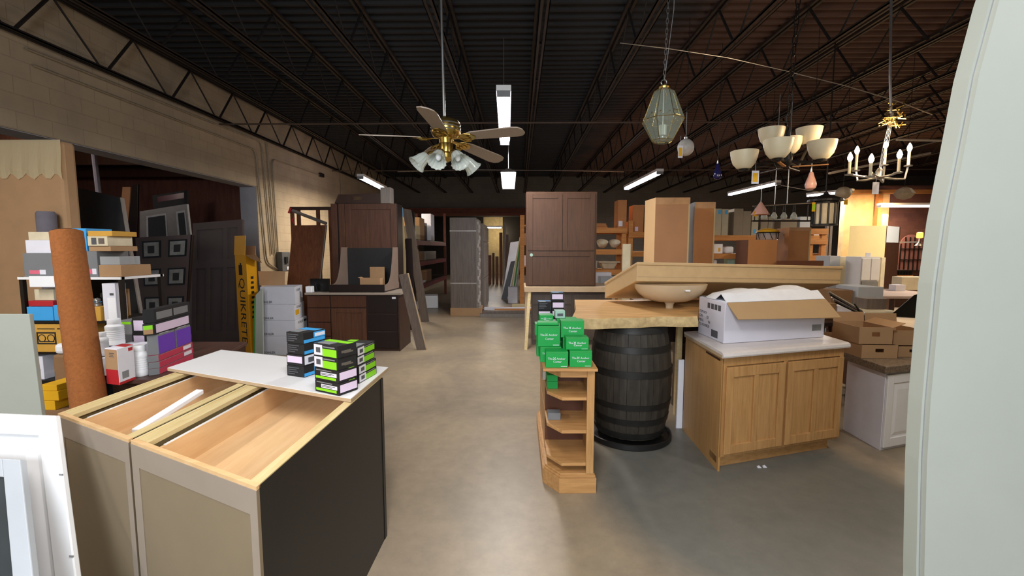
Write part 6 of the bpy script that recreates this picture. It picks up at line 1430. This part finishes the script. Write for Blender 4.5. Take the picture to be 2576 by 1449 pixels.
# black mission lantern
def b_mission(t, c):
    r, h = .125, .30
    G().lathe([(r * 1.55, h * .5 - .005), (r * 1.5, h * .5 + .02), (.03, h * .5 + .085), (.02, h * .5 + .11)], 24).build('roof', 'black_paint', t)
    G().lathe([(r * .92, -h * .45), (r * .92, h * .48)], 24).build('glass', 'cream', t); g = G()
    for k in range(10):
        a = 2 * PI * k / 10; g.tube([(r * math.cos(a), r * math.sin(a), -h * .5), (r * math.cos(a), r * math.sin(a), h * .5)], .010, 6)
    for z in (-h * .5, h * .4): g.lathe([(r, z), (r + .012, z), (r + .012, z + .02), (r, z + .02)], 24)
    g.build('frame', 'black_paint', t); price_tag(t, (-r * 1.4, -.05, .13), .04, .11, 'lime', 'yellow', .03); return h * .5 + .1
cord_lamp('mission_lantern', 'black slatted lantern with cream glass, before the rack bay', 2075, 537, 5.6, b_mission, 0, r=.008)
# bulb bar
cb = Vector(P3(1965, 556, 7.4)); t = thing('bulb_bar_lamp', 'dark bar lamp with a row of clear pear bulbs, behind the pink cone', 'hanging lamp', tuple(cb)); L = .47
G().box(-L, -.03, -.012, L, .03, .012).build('lower_bar', 'dark_metal', t); G().tube([(-L, 0, .24), (L + .1, .0, .30)], .012, 6).build('upper_bar', 'steel', t)
for x in (-L * .92, L * .9): G().tube([(x, 0, .01), (x, 0, .26)], .007, 6).build('bar_end', 'dark_metal', t)
for x in (-.12, .08): G().tube([(x, 0, .27), (x, 0, 4.1 - cb.z)], .006, 6).build('hanger', 'steel', t)
for k, x in enumerate((-.28, -.12, .04, .2)):
    f = G().lathe([(.018, .14), (.018, .17), (.01, .26)], 10, (x, 0, 0)).build('socket', 'dark_metal', t); G().lathe([(.018, .14), (.04, .1), (.05, .07), (.04, .035), (.015, .022)], 16, (x, 0, 0)).build('bulb', 'frost_glass', f, smooth=True)
# ---- six shade chandelier
cc = Vector(P3(1978, 392, 4.0)); t = thing('shade_chandelier', 'dark iron chandelier with six cream bowl shades', 'chandelier', tuple(cc))
G().lathe([(.02, -.1), (.045, -.07), (.05, -.02), (.03, .05), (.02, .2), (.014, .22)], 16).build('hub', 'dark_metal', t, smooth=True)
g = G(); chain(g, (0, 0, .2), (.04, 0, 4.1 - cc.z), 18, .02, .005); g.build('chain', 'dark_metal', t)
SHD = [(1872, 400, 3.95), (1957, 372, 3.72), (1940, 342, 4.2), (2035, 340, 4.35), (2067, 375, 3.9), (1985, 365, 4.38)]
for k, (px, py, Y) in enumerate(SHD):
    p = Vector(P3(px, py, Y)) - cc; rad = Vector((p.x, p.y, 0)); e = rad.normalized(); b = p - Vector((0, 0, .09))
    g = G(); g.tube([tuple(e * .03 + Vector((0, 0, -.05))), tuple(rad * .55 + Vector((0, 0, -.065 if k != 5 else -.03))), tuple(Vector((b.x, b.y, b.z - .012)))], .013, 6); f = g.build('arm', 'dark_metal', t)
    if k < 5:
        g = G(); g.box(-.0, -.012, -.006, .26, .012, .002); a = math.atan2(e.y, e.x); g.v = [(x * math.cos(a) - y * math.sin(a) + e.x * .05, x * math.sin(a) + y * math.cos(a) + e.y * .05, z - .095) for x, y, z in g.v]; g.build('flat_bar', 'orange_pine' if k in (1, 4) else 'dark_metal', t)
    G().lathe([(.04, -.012), (.045, .0), (.03, .012)], 14, tuple(b)).build('cup', 'dark_metal', f)
    G().lathe([(.03, .004), (.058, .012), (.088, .05), (.104, .10), (.112, .155), (.107, .155), (.098, .10), (.08, .055), (.05, .02)], 28, tuple(b)).build('bowl_shade', 'shade_cream', t, smooth=True)
price_tag(t, (D(1893, 432, 4.0)[0] - cc.x, -.05, D(1893, 432, 4.0)[1] - cc.z), .062, .112, 'yellow', 'white_card', .07)
# ---- lit candle chandelier
cc = Vector(P3(2212, 440, 3.95)); t = thing('candle_chandelier', 'bright chandelier with six lit candle bulbs on angular arms', 'chandelier', tuple(cc))
G().lathe([(.01, -.04), (.03, -.02), (.03, .03), (.012, .06)], 14).build('hub', 'steel', t, smooth=True)
CB = [(2136, 412, 3.78, 398), (2153, 402, 4.12, 380), (2189, 417, 3.62, 402), (2225, 388, 4.25, 366), (2260, 407, 3.68, 391), (2285, 390, 4.02, 373)]
for k, (px, py, Y, pb) in enumerate(CB):
    p = Vector(P3(px, py + 26, Y)) - cc; rad = Vector((p.x, p.y, 0)); L = rad.length; e = rad.normalized()
    f = G().tube([(0, 0, -.02), tuple(e * L * .55 + Vector((0, 0, -.03))), tuple(e * L * .9 + Vector((0, 0, -.025))), (p.x, p.y, p.z)], .009, 4).build('arm', 'steel', t)
    zt = D(px, pb + 8, Y)[1] - cc.z
    G().lathe([(.03, -.008), (.032, 0), (.012, .004)], 14, tuple(p)).build('drip_pan', 'steel', f); G().tube([tuple(p), (p.x, p.y, zt)], .011, 10).build('candle', 'shade_cream', f)
    G().lathe([(.009, 0), (.017, .018), (.019, .032), (.014, .05), (.003, .072)], 14, (p.x, p.y, zt)).build('bulb', 'bulb_warm', f, smooth=True)
g = G(); zh = D(2238, 288, 4.0)[1] - cc.z; xh = D(2238, 288, 4.0)[0] - cc.x
for dx in (-.02, -.007, .006, .02): g.tube([(dx * .4, 0, .04), (xh * .4 + dx, 0, zh * .5), (xh * .8 + dx * .5, .0, zh)], .0025, 4)
g.build('hanging_wires', 'steel', t); g = G(); random.seed(11)
for k in range(22):
    p = Vector((xh + random.uniform(-.06, .06), random.uniform(-.05, .05), zh + random.uniform(-.09, .08))); g.tube([tuple(p), tuple(p + Vector((random.uniform(-.06, .06), random.uniform(-.04, .04), random.uniform(-.05, .05)))), tuple(p + Vector((random.uniform(-.08, .08), 0, random.uniform(-.05, .08))))], .005, 5)
g.build('tangled_chain', 'brass', t); G().tube([(xh - .03, 0, zh), (xh - .06, 0, zh + .3), (xh - .12, 0, 4.1 - cc.z)], .010, 5).build('hanger_strap', 'steel', t)
price_tag(t, (D(2206, 458, 3.9)[0] - cc.x, -.04, D(2206, 458, 3.9)[1] - cc.z), .055, .10, None, 'white_card', .06)
# loose wires across the ceiling
def wire(label, pts, r=.005, mat='steel'):
    p = [Vector(P3(*q)) for q in pts]; tag(G().tube([tuple(q - p[0]) for q in p], r, 5).build('ceiling_wire', mat, loc=tuple(p[0])), label, 'wire', 'wires strung under the ceiling')
wire('thin wire running from the crystal lantern chain to a hook at right', [(1560, 108, 5.2), (1680, 122, 5.3), (1830, 145, 5.4), (1985, 180, 5.5)], .005)
wire('thin wire running from the hook past the candle chandelier', [(1995, 183, 5.5), (2128, 216, 5.6), (2260, 255, 5.7), (2345, 288, 5.8)], .006)
wire('fine wire strung low across the middle of the ceiling', [(1000, 432, 12.0), (1180, 426, 12.0), (1330, 428, 12.0), (1570, 432, 12.0)], .008)
wire('fine wire strung at right between the lamps', [(1965, 466, 9.5), (2030, 478, 9.5), (2092, 488, 9.5)], .008)
wire('pale bar lying along the joists behind the candle chandelier', [(2086, 436, 5.0), (2130, 427, 5.2), (2340, 385, 5.6)], .014, 'grey_wood'); wire('pale strip reaching right from the candle chandelier', [(2255, 352, 5.0), (2370, 354, 5.0)], .012, 'grey_wood')
# ================================================================ light
w = bpy.data.worlds.new('world'); SC.world = w; w.use_nodes = True
w.node_tree.nodes['Background'].inputs['Color'].default_value = (.75, .85, 1, 1); w.node_tree.nodes['Background'].inputs['Strength'].default_value = .10
def area(name, loc, tgt, sx, sy, power, col=(1, 1, 1)):
    l = bpy.data.lights.new(name, 'AREA'); l.shape = 'RECTANGLE'; l.size = sx; l.size_y = sy; l.energy = power; l.color = col
    o = bpy.data.objects.new(name, l); COL.objects.link(o); o.location = loc
    o.rotation_euler = (Vector(tgt) - Vector(loc)).to_track_quat('-Z', 'Y').to_euler(); return o
def point(name, loc, power, col, r=.05):
    l = bpy.data.lights.new(name, 'POINT'); l.energy = power; l.color = col; l.shadow_soft_size = r
    o = bpy.data.objects.new(name, l); COL.objects.link(o); o.location = loc; return o
COOL = (.90, .95, 1.0); FL = (1.0, .96, .92); WARM = (1.0, .72, .42)
# the tubes of the strip lights seen in the photograph (light goes down)
for i, (x, y, z, pw, c) in enumerate([(-.2, 6.4, 3.34, 75, FL), (-3.97, 12.3, 3.34, 110, (1, .86, .66)), (3.22, 12., 3.34, 90, FL), (6.96, 13.6, 3.34, 90, COOL), (9.6, 14.0, 3.2, 50, FL), (11.2, 13.2, 2.7, 60, WARM), (-1.3, 22, 2.55, 25, FL)]):
    a = area('strip_and_fill_lamp', (x, y, z), (x, y, 0), .2, 2.2, pw, c)
# unseen strips added overhead to light the foreground, and the daylit shop front
for x, y in ((-3.9, 1.2), (-.2, .3), (3.2, .8)):
    area('strip_and_fill_lamp', (x, y, 3.34), (x, y, 0), .2, 2.2, 60, FL)
area('shop_front_daylight', (-.5, -3.2, 2.6), (.4, 3.6, .6), 3.2, 1.8, 160, (.86, .93, 1.0))
area('strip_and_fill_lamp', (9.6, 5.6, 3.34), (9.6, 5.6, 0), .2, 2.2, 110, WARM)  # unseen fill lamp, added to brighten the beige wardrobe
area('strip_and_fill_lamp', (8.6, 7.8, 3.34), (8.6, 7.8, 0), .2, 2.2, 130, (1, .88, .72))  # added out of view behind the door post, more light for the wardrobe
point('candle_light', (3.25, 3.95, 2.62), 26, WARM, .12)
point('bay_light', (10.7, 13.2, 2.7), 40, (1, .66, .3), .1)
point('back_room_fill', (-8.2, 7.0, 3.1), 30, (1, .85, .75), .1)  # no lamp seen here; added to lift the dark back room and doors
point('far_light', (-1.2, 27.2, 2.5), 40, (1, .85, .6), .2)
SC.view_settings.view_transform = 'Standard'; SC.view_settings.look = 'None'; SC.view_settings.gamma = 1.0; SC.view_settings.exposure = .75
SC.cycles.use_adaptive_sampling = True; SC.cycles.adaptive_threshold = .03; SC.cycles.max_bounces = 6; SC.cycles.transparent_max_bounces = 12; SC.cycles.sample_clamp_indirect = 4
